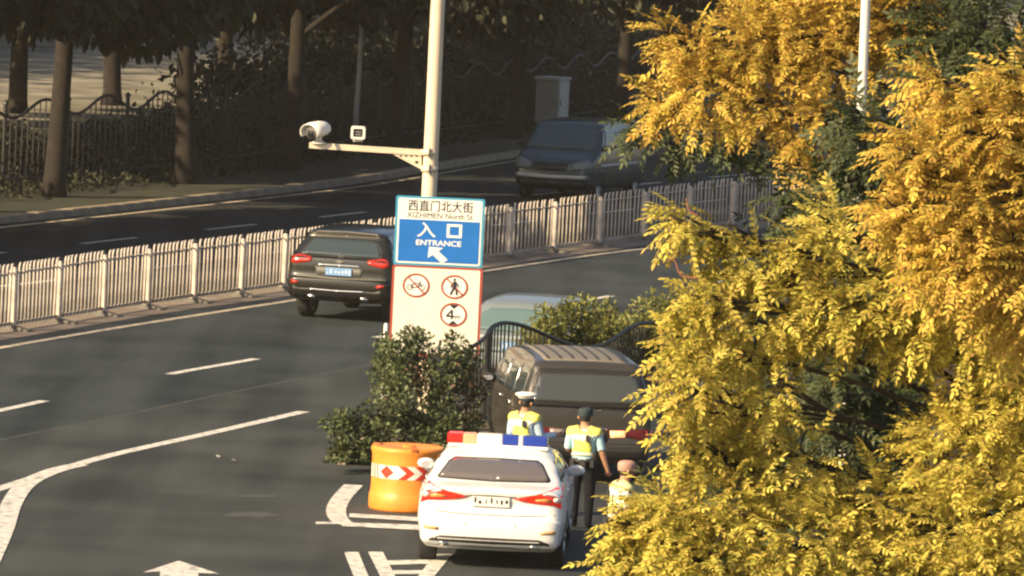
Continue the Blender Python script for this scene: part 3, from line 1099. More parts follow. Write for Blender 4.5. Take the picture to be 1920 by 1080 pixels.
# ================================================================== sign post with roadside cameras
SY = 93.5
sb = at(795, 830, SY)
POLEM = mat('cream_pole_paint', (0.66, 0.56, 0.42), 0.4, var=0.08, scale=3)
sign = empty('sign_post', (sb.x, SY, 0.12))
tag(sign, 'tall cream pole carrying the blue and white entrance sign', 'sign post')


def SL(px, py, y=0.0):
    p = at(px, py, SY)
    return (p.x - sb.x, y, p.z - 0.12)


top = SL(826, -60)
m = MB()
_pl = [SL(804, 370), SL(812, 200), SL(820, 20), SL(825, -60)]
m.tube([(0, 0.16, 0), (0.0, 0.16, 0.5)] + [(q[0], 0.16, q[2]) for q in _pl] + [(_pl[3][0] + 0.14, 0.16, 7.8)], [0.125, 0.120, 0.112, 0.108, 0.104, 0.10, 0.095], 20)
m.build('pole', POLEM, sign, True)
m = MB()
m.tube([(0, 0.16, 0), (0, 0.16, 0.03)], [0.24, 0.24], 12)
m.build('base_flange', POLEM, sign)
for z in (1.5, 3.2):
    m = MB()
    m.box((0.1, 0.05, z), (0.9, 0.05, 0.07))
    m.build('mounting_bracket', mat('zinc', (0.4, 0.4, 0.38), 0.5, metal=0.6), sign)
SIGNW = mat('sign_white', (0.80, 0.80, 0.74), 0.45, var=0.04, scale=3)
SIGNC = mat('sign_cream', (0.76, 0.73, 0.62), 0.5, var=0.05, scale=3)
SIGNB = mat('sign_blue', (0.012, 0.15, 0.52), 0.4, var=0.06, scale=3)
SIGNT = mat('sign_edge_blue', (0.05, 0.30, 0.48), 0.45)
SIGNR = mat('sign_red', (0.34, 0.06, 0.04), 0.45)
SIGNK = mat('sign_black', (0.02, 0.02, 0.03), 0.5)


def rrect(x0, x1, z0, z1, r, n=4):
    P = []
    for cx, cz, a0 in ((x1 - r, z1 - r, 0), (x0 + r, z1 - r, 90), (x0 + r, z0 + r, 180), (x1 - r, z0 + r, 270)):
        for k in range(n + 1):
            a = math.radians(a0 + 90 * k / n)
            P.append((cx + r * math.cos(a), cz + r * math.sin(a)))
    return P


UX0, UX1 = SL(740, 435)[0], SL(907, 435)[0]
UZ1, UZM, UZ0 = SL(825, 370)[2], SL(820, 412)[2], SL(820, 500)[2]
LZ0 = SL(810, 668)[2]
up = MB().prism(rrect(UX0, UX1, UZ0 + 0.006, UZ1, 0.03), 0.0, 0.035).build('direction_panel', SIGNT, sign)
MB().prism(rrect(UX0 + 0.035, UX1 - 0.035, UZ0 + 0.035, UZ1 - 0.03, 0.03), -0.003, 0.001).build('white_field', SIGNW, up)
MB().prism(rrect(UX0 + 0.06, UX1 - 0.06, UZ0 + 0.06, UZM - 0.01, 0.01), -0.006, -0.002).build('blue_field', SIGNB, up)
lo = MB().prism(rrect(UX0 - 0.01, UX1 + 0.015, LZ0, UZ0, 0.03), 0.0, 0.035).build('restriction_panel', SIGNR, sign)
MB().prism(rrect(UX0 + 0.028, UX1 - 0.023, LZ0 + 0.03, UZ0 - 0.03, 0.02), -0.003, 0.001).build('cream_field', SIGNC, lo)
cxs = (UX0 + UX1) / 2
W_ = UX1 - UX0
zt = UZ1 - 0.045
lettering('西直门北大街', cxs - 0.36 * W_, cxs + 0.37 * W_, UZM + 0.115, zt - 0.005, -0.003, SIGNK, up, 0.010)
lettering('XIZHIMEN North St', cxs - 0.37 * W_, cxs + 0.37 * W_, UZM + 0.018, UZM + 0.098, -0.003, SIGNK, up, 0.0)
ZB = UZM - UZ0
lettering('入', cxs - 0.25 * W_, cxs - 0.04 * W_, UZ0 + 0.62 * ZB, UZ0 + 0.93 * ZB, -0.006, SIGNW, up, 0.008)
b = MB()
zq0, zq1 = UZ0 + 0.63 * ZB, UZ0 + 0.92 * ZB
xq0, xq1 = cxs + 0.085 * W_, cxs + 0.255 * W_
for (a0, a1, c0, c1) in [(xq0, xq1, zq1 - 0.035, zq1), (xq0, xq1, zq0, zq0 + 0.035), (xq0, xq0 + 0.04, zq0 + 0.035, zq1 - 0.035), (xq1 - 0.04, xq1, zq0 + 0.035, zq1 - 0.035)]:
    b.prism([(a0, c0), (a1, c0), (a1, c1), (a0, c1)], -0.009, -0.0065)
b.build('lettering', SIGNW, up)
lettering('ENTRANCE', cxs - 0.255 * W_, cxs + 0.255 * W_, UZ0 + 0.445 * ZB, UZ0 + 0.56 * ZB, -0.006, SIGNW, up, 0.022)
# arrow pointing up and to the left
ac = (cxs - 0.015 * W_, UZ0 + 0.265 * ZB)
Ar = [(-0.0, 0.17), (0.14, 0.03), (0.052, 0.03), (0.052, -0.17), (-0.052, -0.17), (-0.052, 0.03), (-0.14, 0.03)]
ca, sa = math.cos(math.radians(42)), math.sin(math.radians(42))
MB().prism([(ac[0] + 1.05 * (x * ca - z * sa), ac[1] + 0.82 * (x * sa + z * ca)) for x, z in Ar], -0.009, -0.0065).build('arrow', SIGNW, up)


def ring(cx, cz, rx, rz, w, y0, y1, n=28):
    vs, fs = [], []
    for k in range(n):
        a = 2 * math.pi * k / n
        for (r, y) in ((0, y0), (w, y0), (0, y1), (w, y1)):
            vs.append((cx + (rx - r) * math.cos(a), y, cz + (rz - r) * math.sin(a)))
    for k in range(n):
        i, j = 4 * k, 4 * ((k + 1) % n)
        fs += [(i, j, j + 1, i + 1), (i, i + 2, j + 2, j), (i + 1, j + 1, j + 3, i + 3)]
    return vs, fs


def roundel(px, py, kind):
    c = SL(px, py)
    RX, RZ = 0.197, 0.176
    face = MB().prism([(c[0] + RX * .97 * math.cos(a), c[2] + RZ * .97 * math.sin(a)) for a in np.linspace(0, 2 * math.pi, 29)[:-1]], -0.006, -0.002).build('roundel', SIGNW, lo)
    MB().add(*ring(c[0], c[2], RX, RZ, 0.026, -0.011, -0.004)).build('red_ring', SIGNR, face)
    k = MB()
    X, Z = c[0], c[2]
    if kind == 'bike':
        for dx, rr in ((-0.085, 0.045), (0.085, 0.045)):
            k.add(*ring(X + dx, Z - 0.03, rr, rr, 0.011, -0.009, -0.006, 16))
        for a, b2 in (((-0.085, -0.03), (-0.03, 0.035)), ((-0.03, 0.035), (0.06, 0.035)), ((0.06, 0.035), (0.085, -0.03)), ((0.06, 0.035), (0.05, 0.075)), ((-0.03, 0.035), (-0.045, 0.06)), ((-0.085, -0.03), (0.0, -0.03)), ((0.0, -0.03), (0.06, 0.035))):
            k.tube([(X + a[0], -0.008, Z + a[1]), (X + b2[0], -0.008, Z + b2[1])], 0.006, 5)
    elif kind == 'walk':
        k.add([(X + 0.0 + 0.02 * math.cos(a), -0.009, Z + 0.105 + 0.022 * math.sin(a)) for a in np.linspace(0, 6.28, 11)[:-1]], [tuple(range(10))])
        for pts, r in (([(0.0, 0.08), (-0.005, 0.0)], 0.024), ([(-0.005, 0.0), (0.03, -0.05), (0.035, -0.115)], 0.013), ([(-0.005, 0.0), (-0.03, -0.055), (-0.06, -0.115)], 0.013),
                       ([(0.0, 0.07), (0.045, 0.04), (0.06, 0.0)], 0.009), ([(0.0, 0.07), (-0.045, 0.03), (-0.05, -0.01)], 0.009)):
            k.tube([(X + x, -0.008, Z + z) for x, z in pts], r, 6)
    else:
        MB().prism([(X - 0.07, Z + 0.145), (X + 0.07, Z + 0.145), (X, Z + 0.085)], -0.012, -0.0065).build('height_mark', SIGNK, face)
        MB().prism([(X - 0.07, Z - 0.145), (X, Z - 0.085), (X + 0.07, Z - 0.145)], -0.012, -0.0065).build('height_mark', SIGNK, face)
        if kind == 'h4':
            f4 = MB()
            f4.prism([(X - 0.035, Z - 0.065), (X - 0.010, Z - 0.065), (X - 0.010, Z + 0.07), (X - 0.035, Z + 0.07)], -0.011, -0.0065)
            f4.prism([(X - 0.105, Z - 0.035), (X + 0.010, Z - 0.035), (X + 0.010, Z - 0.012), (X - 0.105, Z - 0.012)], -0.0125, -0.0068)
            f4.prism([(X - 0.105, Z - 0.012), (X - 0.078, Z - 0.012), (X - 0.012, Z + 0.07), (X - 0.035, Z + 0.07)], -0.0118, -0.0071)
            f4.build('numeral', SIGNK, face)
            lettering('m', X + 0.025, X + 0.10, Z - 0.06, Z - 0.01, -0.0065, SIGNK, face, 0.0)
    if kind in ('bike', 'walk'):
        k.build('pictogram', SIGNK, face)
    if kind in ('bike', 'walk'):
        r = 0.707
        MB().prism([(X - 0.165 * r - 0.006, Z + 0.15 * r - 0.006 + 0.012), (X - 0.165 * r + 0.012, Z + 0.15 * r + 0.012), (X + 0.165 * r + 0.012, Z - 0.15 * r + 0.0), (X + 0.165 * r - 0.006, Z - 0.15 * r - 0.014)], -0.017, -0.014).build('red_bar', SIGNR, face)


roundel(780, 535, 'bike')
roundel(852, 538, 'walk')
roundel(850, 590, 'h4')

# the arm with two devices; arm is part of the post, the devices hang on it
aL, aR = SL(579, 273), SL(793, 287)
m = MB()
m.box(((aL[0] + aR[0]) / 2, 0.16, (aL[2] + aR[2]) / 2), ((aR[0] - aL[0]), 0.07, 0.085), tilt=Matrix.Rotation(-math.atan2(aR[2] - aL[2], aR[0] - aL[0]), 3, 'Y'))
arm = m.build('camera_arm', POLEM, sign)
g0, g1, g2 = SL(736, 290), SL(790, 292), SL(790, 319)
m = MB().prism([(g0[0], g0[2]), (g2[0], g2[2]), (g1[0], g1[2])], 0.14, 0.18)
gus = m.build('gusset_plate', POLEM, sign)
for px in (751, 761, 771, 781):
    h = SL(px, 293.5)
    MB().prism([(h[0] + 0.017 * math.cos(a), h[2] + 0.014 * math.sin(a)) for a in np.linspace(0, 6.28, 11)[:-1]], 0.1365, 0.142).build('hole', SIGNK, gus)
h = SL(781, 305)
MB().prism([(h[0] + 0.026 * math.cos(a), h[2] + 0.022 * math.sin(a)) for a in np.linspace(0, 6.28, 11)[:-1]], 0.1365, 0.142).build('hole', SIGNK, gus)
for py in (287, 318):
    c = SL(805, py)
    m = MB()
    m.tube([(c[0] - 0.0, 0.16, c[2] - 0.04), (c[0], 0.16, c[2] + 0.04)], [0.125, 0.125], 20)
    m.build('clamp_band', POLEM, sign, True)
    m = MB()
    m.box((c[0], 0.028, c[2]), (0.02, 0.02, 0.14))
    m.build('clamp_bolt', mat('bolt_dark', (0.06, 0.06, 0.055), 0.6), sign)

CAMW = mat('camera_housing', (0.74, 0.72, 0.66), 0.4)
cp = SL(597, 262)
camr = empty('traffic_camera', (sb.x + cp[0], SY + 0.16, cp[2] + 0.12 - 0.06))
tag(camr, 'white hooded traffic camera on the tip of the pole arm', 'camera')
m = MB()
M3 = Matrix.Rotation(math.radians(90), 3, 'X') @ Matrix.Identity(3)
Rz = Matrix.Rotation(math.radians(-38), 3, 'Z') @ Matrix.Rotation(math.radians(12), 3, 'X')
# hood: open half shell
hood, n = [], 12
V_, F_ = [], []
for j, (yy, rr) in enumerate(((-0.20, 0.155), (-0.08, 0.160), (0.06, 0.145), (0.17, 0.105), (0.21, 0.04))):
    for k in range(n + 1):
        a = math.radians(-25 + 230 * k / n)
        V_.append(Rz @ Vector((rr * math.cos(a), yy, 0.19 + rr * math.sin(a) * 0.85)))
for j in range(4):
    for k in range(n):
        F_.append((j * (n + 1) + k, j * (n + 1) + k + 1, (j + 1) * (n + 1) + k + 1, (j + 1) * (n + 1) + k))
m.add(V_, F_)
hd = m.build('hood', CAMW, camr, True)
md = hd.modifiers.new('thickness', 'SOLIDIFY')
md.thickness = 0.012
m = MB()
m.tube([Rz @ Vector((0, -0.15, 0.18)), Rz @ Vector((0, 0.15, 0.18))], [0.095, 0.08], 14)
m.build('body', mat('camera_body', (0.12, 0.12, 0.115), 0.5), camr, True)
m = MB()
m.tube([Rz @ Vector((0, -0.152, 0.18)), Rz @ Vector((0, -0.17, 0.18))], [0.06, 0.055], 14)
m.build('lens', GLASS, camr, True)
m = MB()
m.tube([(0, 0, 0.1), (0, 0, 0.045), (0, 0, 0.0)], [0.045, 0.045, 0.12], 12)
m.build('bracket', CAMW, camr)

fp = SL(670, 272)
fl = empty('flash_lamp', (sb.x + fp[0], SY + 0.16, fp[2] + 0.12 + 0.05))
tag(fl, 'small square white framed flash lamp halfway along the pole arm', 'lamp')
m = MB()
m.add([(x, -0.10, z) for x, z in rrect(-0.105, 0.105, 0.03, 0.22, 0.03)] + [(x, -0.10, z) for x, z in rrect(-0.07, 0.07, 0.065, 0.185, 0.02)] +
      [(x, 0.06, z) for x, z in rrect(-0.105, 0.105, 0.03, 0.22, 0.03)] + [(x, -0.06, z) for x, z in rrect(-0.07, 0.07, 0.065, 0.185, 0.02)],
      [(k, (k + 1) % 20, 20 + (k + 1) % 20, 20 + k) for k in range(20)] + [(k, 40 + k, 40 + (k + 1) % 20, (k + 1) % 20) for k in range(20)]
      + [(20 + k, 20 + (k + 1) % 20, 60 + (k + 1) % 20, 60 + k) for k in range(20)] + [tuple(range(40, 60))])
m.build('housing', CAMW, fl)
m = MB().prism(rrect(-0.072, 0.072, 0.063, 0.187, 0.02), -0.07, -0.05)
m.build('glass', GLASS, fl)
m = MB()
for z in (0.10, 0.14):
    m.box((0, -0.073, z), (0.09, 0.004, 0.018))
m.build('reflector', ALLOY, fl)
m = MB()
m.box((0, 0.0, 0.012), (0.14, 0.07, 0.036))
m.build('mount', CAMW, fl)

# white marker post by the sign
mp = at(724, 606, 92.6)
m = MB()
m.tube([(0, 0, 0), (0, 0, mp.z - 0.14), (0, 0, mp.z - 0.12)], [0.03, 0.03, 0.012], 10)
dpost = m.build('marker_post', SIGNW, None, True)
dpost.location = (mp.x, 92.6, 0.12)
tag(dpost, 'slim white marker post peeping out beside the lower left of the sign', 'post')

# right hand lamp pole between the leaves
lp = at(1617, 160, 45.4)
tp_ = at(1625, -40, 45.4)
POLEB = mat('polished_pole', (0.80, 0.78, 0.74), 0.28, metal=0.15)
lroot = empty('lamp_post', (lp.x, 45.4, 0))
tag(lroot, 'bright sunlit slim white lamp pole among the upper right leaves', 'lamp post')
m = MB()
m.tube([(0, 0, 0), (0, 0, 4), (0.0, 0, lp.z), (tp_.x - lp.x, 0, tp_.z), (tp_.x - lp.x + 0.02, 0, 9.5)], [0.05, 0.042, 0.034, 0.033, 0.03], 14)
m.build('pole', POLEB, lroot, True)
m = MB()
m.tube(spline([(0.05, 0, 9.4), (-0.2, 0.1, 9.75), (-0.9, 0.4, 9.9)], 4), 0.025, 8)
m.build('arm', POLEB, lroot, True)
m = MB()
m.bevbox((-1.15, 0.5, 9.88), (0.55, 0.18, 0.1), 0.03, rz=-0.42)
m.build('lamp_head', ALLOY, lroot)

# grey roadside cabinet and thin grey pole on the far verge
cb = gp(1032, 256)
cab = empty('roadside_cabinet', (cb.x, cb.y, 0.13), math.radians(-21))
tag(cab, 'grey metal roadside electrical cabinet on the far verge', 'cabinet')
CABM = mat('cabinet_grey', (0.30, 0.31, 0.29), 0.5, var=0.12, scale=2)
CABM2 = mat('cabinet_door_grey', (0.42, 0.43, 0.40), 0.45, var=0.1, scale=2)
m = MB()
m.box((0, 0, 0.06), (0.80, 0.95, 0.12))
m.build('plinth', KERB, cab)
m = MB()
m.bevbox((0, 0, 0.86), (0.74, 0.9, 1.48), 0.02)
body_ = m.build('housing', CABM, cab)
m = MB()
m.bevbox((0, 0, 1.64), (0.84, 1.0, 0.08), 0.03)
m.build('roof', CABM2, cab)
m = MB()
m.box((0.375, 0, 0.86), (0.02, 0.82, 1.38))
dr = m.build('door', CABM2, cab)
m = MB()
m.box((0.395, -0.3, 0.9), (0.02, 0.03, 0.14))
m.build('handle', TRIM, dr)
m = MB()
m.box((0, -0.457, 0.86), (0.64, 0.012, 1.36))
m.build('side_panel', CABM, cab)
gpx = gp(664, 296)
m = MB()
m.tube([(0, 0, 0), (0, 0, 1.3), (0.03, 0, 1.9), (0.05, 0, 6.5)], [0.085, 0.075, 0.065, 0.05], 12)
tag(m.build('grey_pole', mat('grey_pole_paint', (0.33, 0.33, 0.30), 0.55, var=0.15, scale=2), None, True), 'thin grey steel pole on the far verge behind the flash lamp', 'pole').location = (gpx.x, gpx.y, 0.13)

# ================================================================== orange water barrel
bc = gp(760, 962)
bar_c = Vector((bc.x, bc.y + 0.48, 0))
ORANGE = mat('orange_plastic', (0.78, 0.25, 0.030), 0.45, var=0.10, scale=3, col2=(0.80, 0.28, 0.04))
barrel = empty('crash_barrel', bar_c)
tag(barrel, 'orange plastic crash barrel with red and white reflective band', 'barrel')
m = MB()
m.lathe([(0.0, 0.0), (0.485, 0.0), (0.497, 0.03), (0.497, 0.20), (0.488, 0.215), (0.482, 0.24), (0.476, 0.33), (0.474, 0.56), (0.476, 0.72), (0.487, 0.76), (0.492, 0.79), (0.487, 0.82), (0.46, 0.835), (0.40, 0.832), (0.38, 0.826), (0.0, 0.826)], 48)
bb = m.build('drum', ORANGE, barrel, True)
m = MB()
m.lathe([(0.09, 0.82), (0.09, 0.845), (0.0, 0.85)], 16)
m.build('filler_cap', ORANGE, barrel)
m = MB()
for k in range(3):
    a = -1.4 + k * 2.094
    m = MB()
    m.bevbox((0.44 * math.cos(a), 0.44 * math.sin(a), 0.825), (0.12, 0.09, 0.04), 0.01, rz=a)
    m.build('lifting_notch', mat('orange_dark', (0.45, 0.12, 0.02), 0.6), barrel)
BANDW = mat('reflective_white', (0.78, 0.74, 0.66), 0.35)
BANDR = mat('reflective_red', (0.62, 0.045, 0.02), 0.35)
z0b, z1b, rb = 0.43, 0.605, 0.4775
m = MB()
N_ = 64
m.add([(rb * math.cos(2 * math.pi * k / N_), rb * math.sin(2 * math.pi * k / N_), z) for k in range(N_) for z in (z0b, z1b)],
      [(2 * k, 2 * ((k + 1) % N_), 2 * ((k + 1) % N_) + 1, 2 * k + 1) for k in range(N_)])
band = m.build('reflective_band', BANDW, barrel, True)


def on_drum(poly, material, name, r=0.4795):
    """(arc length, z) outline wrapped round the drum, arc 0 facing the viewer"""
    m2 = MB()
    bmx = bmesh.new()
    vs_ = [bmx.verts.new((s, z, 0)) for s, z in poly]
    bmx.faces.new(vs_)
    for k in range(-30, 31):
        bmesh.ops.bisect_plane(bmx, geom=bmx.verts[:] + bmx.edges[:] + bmx.faces[:], plane_co=(k * 0.025, 0, 0), plane_no=(1, 0, 0))
    for v in bmx.verts:
        a = -math.pi / 2 + v.co.x / r
        v.co = Vector((r * math.cos(a), r * math.sin(a), v.co.y))
    me2 = bpy.data.meshes.new(name)
    bmx.to_mesh(me2)
    bmx.free()
    return link(name, me2, material, band)


zc = (z0b + z1b) / 2
hh = (z1b - z0b) / 2
for s in (-0.60, -0.53, -0.46):
    on_drum([(s, z0b), (s + 0.032, z0b), (s + 0.012, z1b), (s - 0.02, z1b)], TRIM if s < -0.5 else BANDR, 'stripe')
on_drum([(-0.40, zc), (-0.29, zc - hh), (-0.18, zc), (-0.29, zc + hh)], BANDR, 'red_diamond')
for s in (-0.06, 0.16, 0.38):
    on_drum([(s - 0.06, z1b), (s + 0.05, z1b), (s + 0.16, zc), (s + 0.05, z0b), (s - 0.06, z0b), (s + 0.05, zc)], BANDR, 'red_chevron')


# ================================================================== vehicles
def interp(tab, x):
    if x <= tab[0][0]:
        return tab[0][1]
    for (a, va), (b_, vb) in zip(tab, tab[1:]):
        if x <= b_:
            t = (x - a) / (b_ - a)
            t = t * t * (3 - 2 * t) if len(tab) > 2 else t
            return va + (vb - va) * t
    return tab[-1][1]


class Car:
    """outline: closed (y, z, corner) loop in the centre plane, rear at y = 0, running rear - roof - front - floor"""

    def __init__(self, name, label, loc, rz, outline, wz, taper, paint, crown=0.02, rx=0.16):
        self.root = empty(name, loc, rz)
        tag(self.root, label, 'car')
        pts = [Vector((o[0], o[1], o[2])) for o in outline]
        n0 = len(pts)
        ring_ = []
        for i in range(n0):
            p0, p1, p2, p3 = pts[i - 1], pts[i], pts[(i + 1) % n0], pts[(i + 2) % n0]
            # tension keeps short edges crisp
            for k in range(5):
                t = k / 5
                cr = 0.5 * ((2 * p1) + (p2 - p0) * t + (2 * p0 - 5 * p1 + 4 * p2 - p3) * t * t + (3 * p1 - p0 - 3 * p2 + p3) * t ** 3)
                ring_.append(cr * 0.55 + p1.lerp(p2, t) * 0.45)
        N = len(ring_)
        nrm = []
        for i in range(N):
            t = ring_[(i + 1) % N] - ring_[i - 1]
            nv = Vector((-t.y, t.x, 0))
            if nv.length > 0:
                nv.normalize()
            nrm.append(nv)
        # outward orientation
        cy, cz = sum(p.x for p in ring_) / N, sum(p.y for p in ring_) / N
        sgn = 1 if sum((ring_[i].x - cy) * nrm[i].x + (ring_[i].y - cz) * nrm[i].y for i in range(N)) > 0 else -1
        nrm = [v * sgn for v in nrm]
        self.W = lambda y, z: interp(wz, z) * interp(taper, y)
        cols = []
        flat, arc, fill = 5, 6, 5
        ys = [p.x for p in ring_]
        ymin, ymax = min(ys) + 0.7, max(ys) - 0.7
        for i in range(N):
            p, nv = ring_[i], nrm[i]
            c = max(0.005, p.z)
            ey, ez = p.x - nv.x * c, p.y - nv.y * c
            Wd = self.W(ey, ez)
            r = min(rx, Wd * 0.4)
            col = []
            for k in range(flat + 1):
                x = (Wd - r) * k / flat
                d = crown * (x / Wd) ** 2
                col.append((x, p.x - nv.x * d, p.y - nv.y * d))
            for k in range(1, arc + 1):
                th = math.pi / 2 * k / arc
                x = Wd - r + r * math.sin(th)
                d = crown * (x / Wd) ** 2 * (1 - k / arc) + c * (1 - math.cos(th))
                col.append((x, p.x - nv.x * d, p.y - nv.y * d))
            qy, qz = min(max(ey, ymin), ymax), 0.62
            for k in range(1, fill + 1):
                t = k / fill
                y, z = ey + (qy - ey) * t, ez + (qz - ez) * t
                col.append((self.W(y, z), y, z))
            cols.append(col)
        nc = len(cols[0])
        V, Fq = [], []
        idx = {}
        for s in (1, -1):
            for i in range(N):
                for k in range(nc):
                    if s == -1 and k == 0:
                        idx[(s, i, k)] = idx[(1, i, 0)]
                        continue
                    x, y, z = cols[i][k]
                    idx[(s, i, k)] = len(V)
                    V.append((s * x, y, z))
            for i in range(N):
                j = (i + 1) % N
                for k in range(nc - 1):
                    q = (idx[(s, i, k)], idx[(s, j, k)], idx[(s, j, k + 1)], idx[(s, i, k + 1)])
                    Fq.append(q if s == 1 else q[::-1])
        me = bpy.data.meshes.new('body')
        me.from_pydata(V, [], Fq)
        bmx = bmesh.new()
        bmx.from_mesh(me)
        bmesh.ops.remove_doubles(bmx, verts=bmx.verts, dist=0.0005)
        bmesh.ops.recalc_face_normals(bmx, faces=bmx.faces)
        self.bvh = BVHTree.FromBMesh(bmx)
        bmx.to_mesh(me)
        bmx.free()
        self.body = link('body', me, paint, self.root, True)
        self.L = max(ys)

    def hit(self, side, a, b_):
        o, d = {'rear': ((a, -3, b_), (0, 1, 0)), 'front': ((a, self.L + 3, b_), (0, -1, 0)), 'right': ((4, a, b_), (-1, 0, 0)),
                'left': ((-4, a, b_), (1, 0, 0)), 'top': ((a, b_, 5), (0, 0, -1))}[side]
        o, d = Vector(o), Vector(d)
        h = self.bvh.ray_cast(o, d)
        if h[0] is None:
            h = self.bvh.find_nearest(o + d * (4 if side in ('left', 'right') else 3.2))
        nn = h[1] if h[1].dot(d) < 0 else -h[1]
        self.nrm = nn
        return h[0], d

    def patch(self, name, side, poly, material, off=0.006, grid=0.06, parent=None, depth=0.02):
        """thin shell that follows the bodywork inside an outline given in the projection of one side"""
        bmx = bmesh.new()
        bmx.faces.new([bmx.verts.new((p[0], p[1], 0)) for p in poly])
        xs, zs = [p[0] for p in poly], [p[1] for p in poly]
        for lo_, hi_, no in ((min(xs), max(xs), (1, 0, 0)), (min(zs), max(zs), (0, 1, 0))):
            nn = max(1, int((hi_ - lo_) / grid))
            for k in range(1, nn):
                t = lo_ + (hi_ - lo_) * k / nn
                bmesh.ops.bisect_plane(bmx, geom=bmx.verts[:] + bmx.edges[:] + bmx.faces[:], plane_co=(t * no[0], t * no[1], 0), plane_no=no)
        d = None
        for v in bmx.verts:
            h, d = self.hit(side, v.co.x, v.co.y)
            v.co = h + (self.nrm * 0.8 - d * 0.2) * off
        bnd = [e for e in bmx.edges if e.is_boundary]
        r = bmesh.ops.extrude_edge_only(bmx, edges=bnd)
        for v in [g for g in r['geom'] if isinstance(g, bmesh.types.BMVert)]:
            v.co += d * depth
        bmesh.ops.recalc_face_normals(bmx, faces=bmx.faces)
        me = bpy.data.meshes.new(name)
        bmx.to_mesh(me)
        bmx.free()
        o = link(name, me, material, parent or self.root)
        for p in me.polygons:
            p.use_smooth = True
        return o

    def pair(self, name, side, poly, material, **kw):
        a = self.patch(name, side, poly, material, **kw)
        b_ = self.patch(name, side, [(-x, z) for x, z in poly][::-1], material, **kw)
        return a, b_

    def sides(self, name, poly, material, **kw):
        return [self.patch(name, s, poly if s == 'right' else poly[::-1], material, **kw) for s in ('right', 'left')]

    def seam(self, side, pts, w=0.012, parent=None):
        """dark panel gap along a polyline"""
        L_, R_ = [], []
        for i, p in enumerate(pts):
            q0, q1 = pts[max(i - 1, 0)], pts[min(i + 1, len(pts) - 1)]
            t = Vector((q1[0] - q0[0], q1[1] - q0[1])).normalized()
            L_.append((p[0] - t.y * w / 2, p[1] + t.x * w / 2))
            R_.append((p[0] + t.y * w / 2, p[1] - t.x * w / 2))
        return self.patch('panel_gap', side, L_ + R_[::-1], TRIM, off=0.003, grid=0.12, parent=parent or self.body, depth=0.006)

    def wheels(self, ys, r, w=0.21, xo=0.0):
        for y in ys:
            for s in (1, -1):
                x = s * (self.W(y, r) + xo - w / 2)
                self.patch('wheel_arch', 'right' if s > 0 else 'left', [(y + (r + 0.07) * math.cos(a), max(0.2, r + (r + 0.07) * math.sin(a))) for a in np.linspace(-0.5, math.pi + 0.5, 22)], TRIM, off=0.004, parent=self.body)
                wr = empty('wheel', (x + s * 0.018, y, r))
                wr.parent = self.root
                Mx = Matrix.Rotation(math.pi / 2, 3, 'Y')
                m = MB()
                m.lathe([(r * 0.66, -w / 2), (r * 0.93, -w / 2), (r, -w / 2 + 0.04), (r, w / 2 - 0.04), (r * 0.93, w / 2), (r * 0.66, w / 2), (r * .66, -w / 2)], 28, M=Mx)
                m.build('tyre', TYRE, wr, True)
                m = MB()
                m.lathe([(r * 0.66, -w / 2 + .01), (r * 0.66, w / 2 - 0.005), (r * 0.60, w / 2 - 0.005), (r * 0.58, w / 2 - 0.04)], 28, M=Mx if s > 0 else Mx @ Matrix.Rotation(math.pi, 3, 'X'))
                for k in range(5):
                    a = k * 2 * math.pi / 5
                    m.tube([(s * (w / 2 - 0.02), 0.04 * math.cos(a), 0.04 * math.sin(a)), (s * (w / 2 - 0.025), r * 0.62 * math.cos(a), r * 0.62 * math.sin(a))], [0.035, 0.028], 5)
                m.lathe([(0.06, -0.01), (0.06, 0.02), (0.0, 0.025)], 12, c=(s * (w / 2 - 0.025), 0, 0), M=Mx if s > 0 else Mx @ Matrix.Rotation(math.pi, 3, 'X'))
                m.build('rim', ALLOY, wr)

    def mirrors(self, y, z, material):
        for s in (1, -1):
            x = s * (self.W(y, z) + 0.11)
            m = MB()
            Vv, Fv = [], []
            for j, (t, rr) in enumerate(((-0.09, 0.55), (-0.06, 0.95), (0.0, 1.0), (0.07, 0.8), (0.11, 0.3))):
                for k in range(12):
                    a = 2 * math.pi * k / 12
                    Vv.append((x + 0.115 * rr * math.cos(a), y + t, z + 0.068 * rr * math.sin(a)))
            for j in range(4):
                for k in range(12):
                    Fv.append((j * 12 + k, j * 12 + (k + 1) % 12, (j + 1) * 12 + (k + 1) % 12, (j + 1) * 12 + k))
            Fv.append(tuple(range(48, 60)))
            m.add(Vv, Fv)
            m.tube([(x - s * 0.05, y, z - 0.04), (x - s * 0.16, y + 0.02, z - 0.06)], 0.03, 6)
            mo = m.build('door_mirror', material, self.root, True)
            m = MB()
            m.add([(x + 0.115 * .54 * math.cos(a), y - 0.0905, z + 0.068 * .54 * math.sin(a)) for a in np.linspace(0, 6.283, 13)[:-1]], [tuple(range(12))])
            m.build('mirror_glass', mat('mirror_silver', (0.62, 0.62, 0.68), 0.25, metal=0.6), mo)

    def plate(self, z, w, h, material, marks, y_off=0.0, parent=None):
        hpt, _ = self.hit('rear', 0, z)
        m = MB()
        m.bevbox((0, 0, 0), (w, h, 0.014), 0.006)
        o = m.build('number_plate', material, parent or self.root)
        o.location = (0, hpt.y - 0.022 + y_off, z)
        o.rotation_euler = (math.pi / 2, 0, 0)
        if marks is not None:
            for k in range(7):
                m = MB()
                x = -w * 0.40 + k * w * 0.80 / 6 + (0.01 if k > 1 else -0.01)
                m.box((x + random.uniform(-.006, .006), random.uniform(-.12, .12) * h, 0.0085), (random.uniform(.012, .034), random.uniform(.25, .55) * h, 0.002))
                m.build('plate_character', marks, o)
        return o


def mirrorx(poly):
    return poly + [(-x, z) for x, z in poly[::-1]]


def ell(cx, cz, rx, rz, n=16):
    return [(cx + rx * math.cos(2 * math.pi * k / n), cz + rz * math.sin(2 * math.pi * k / n)) for k in range(n)]


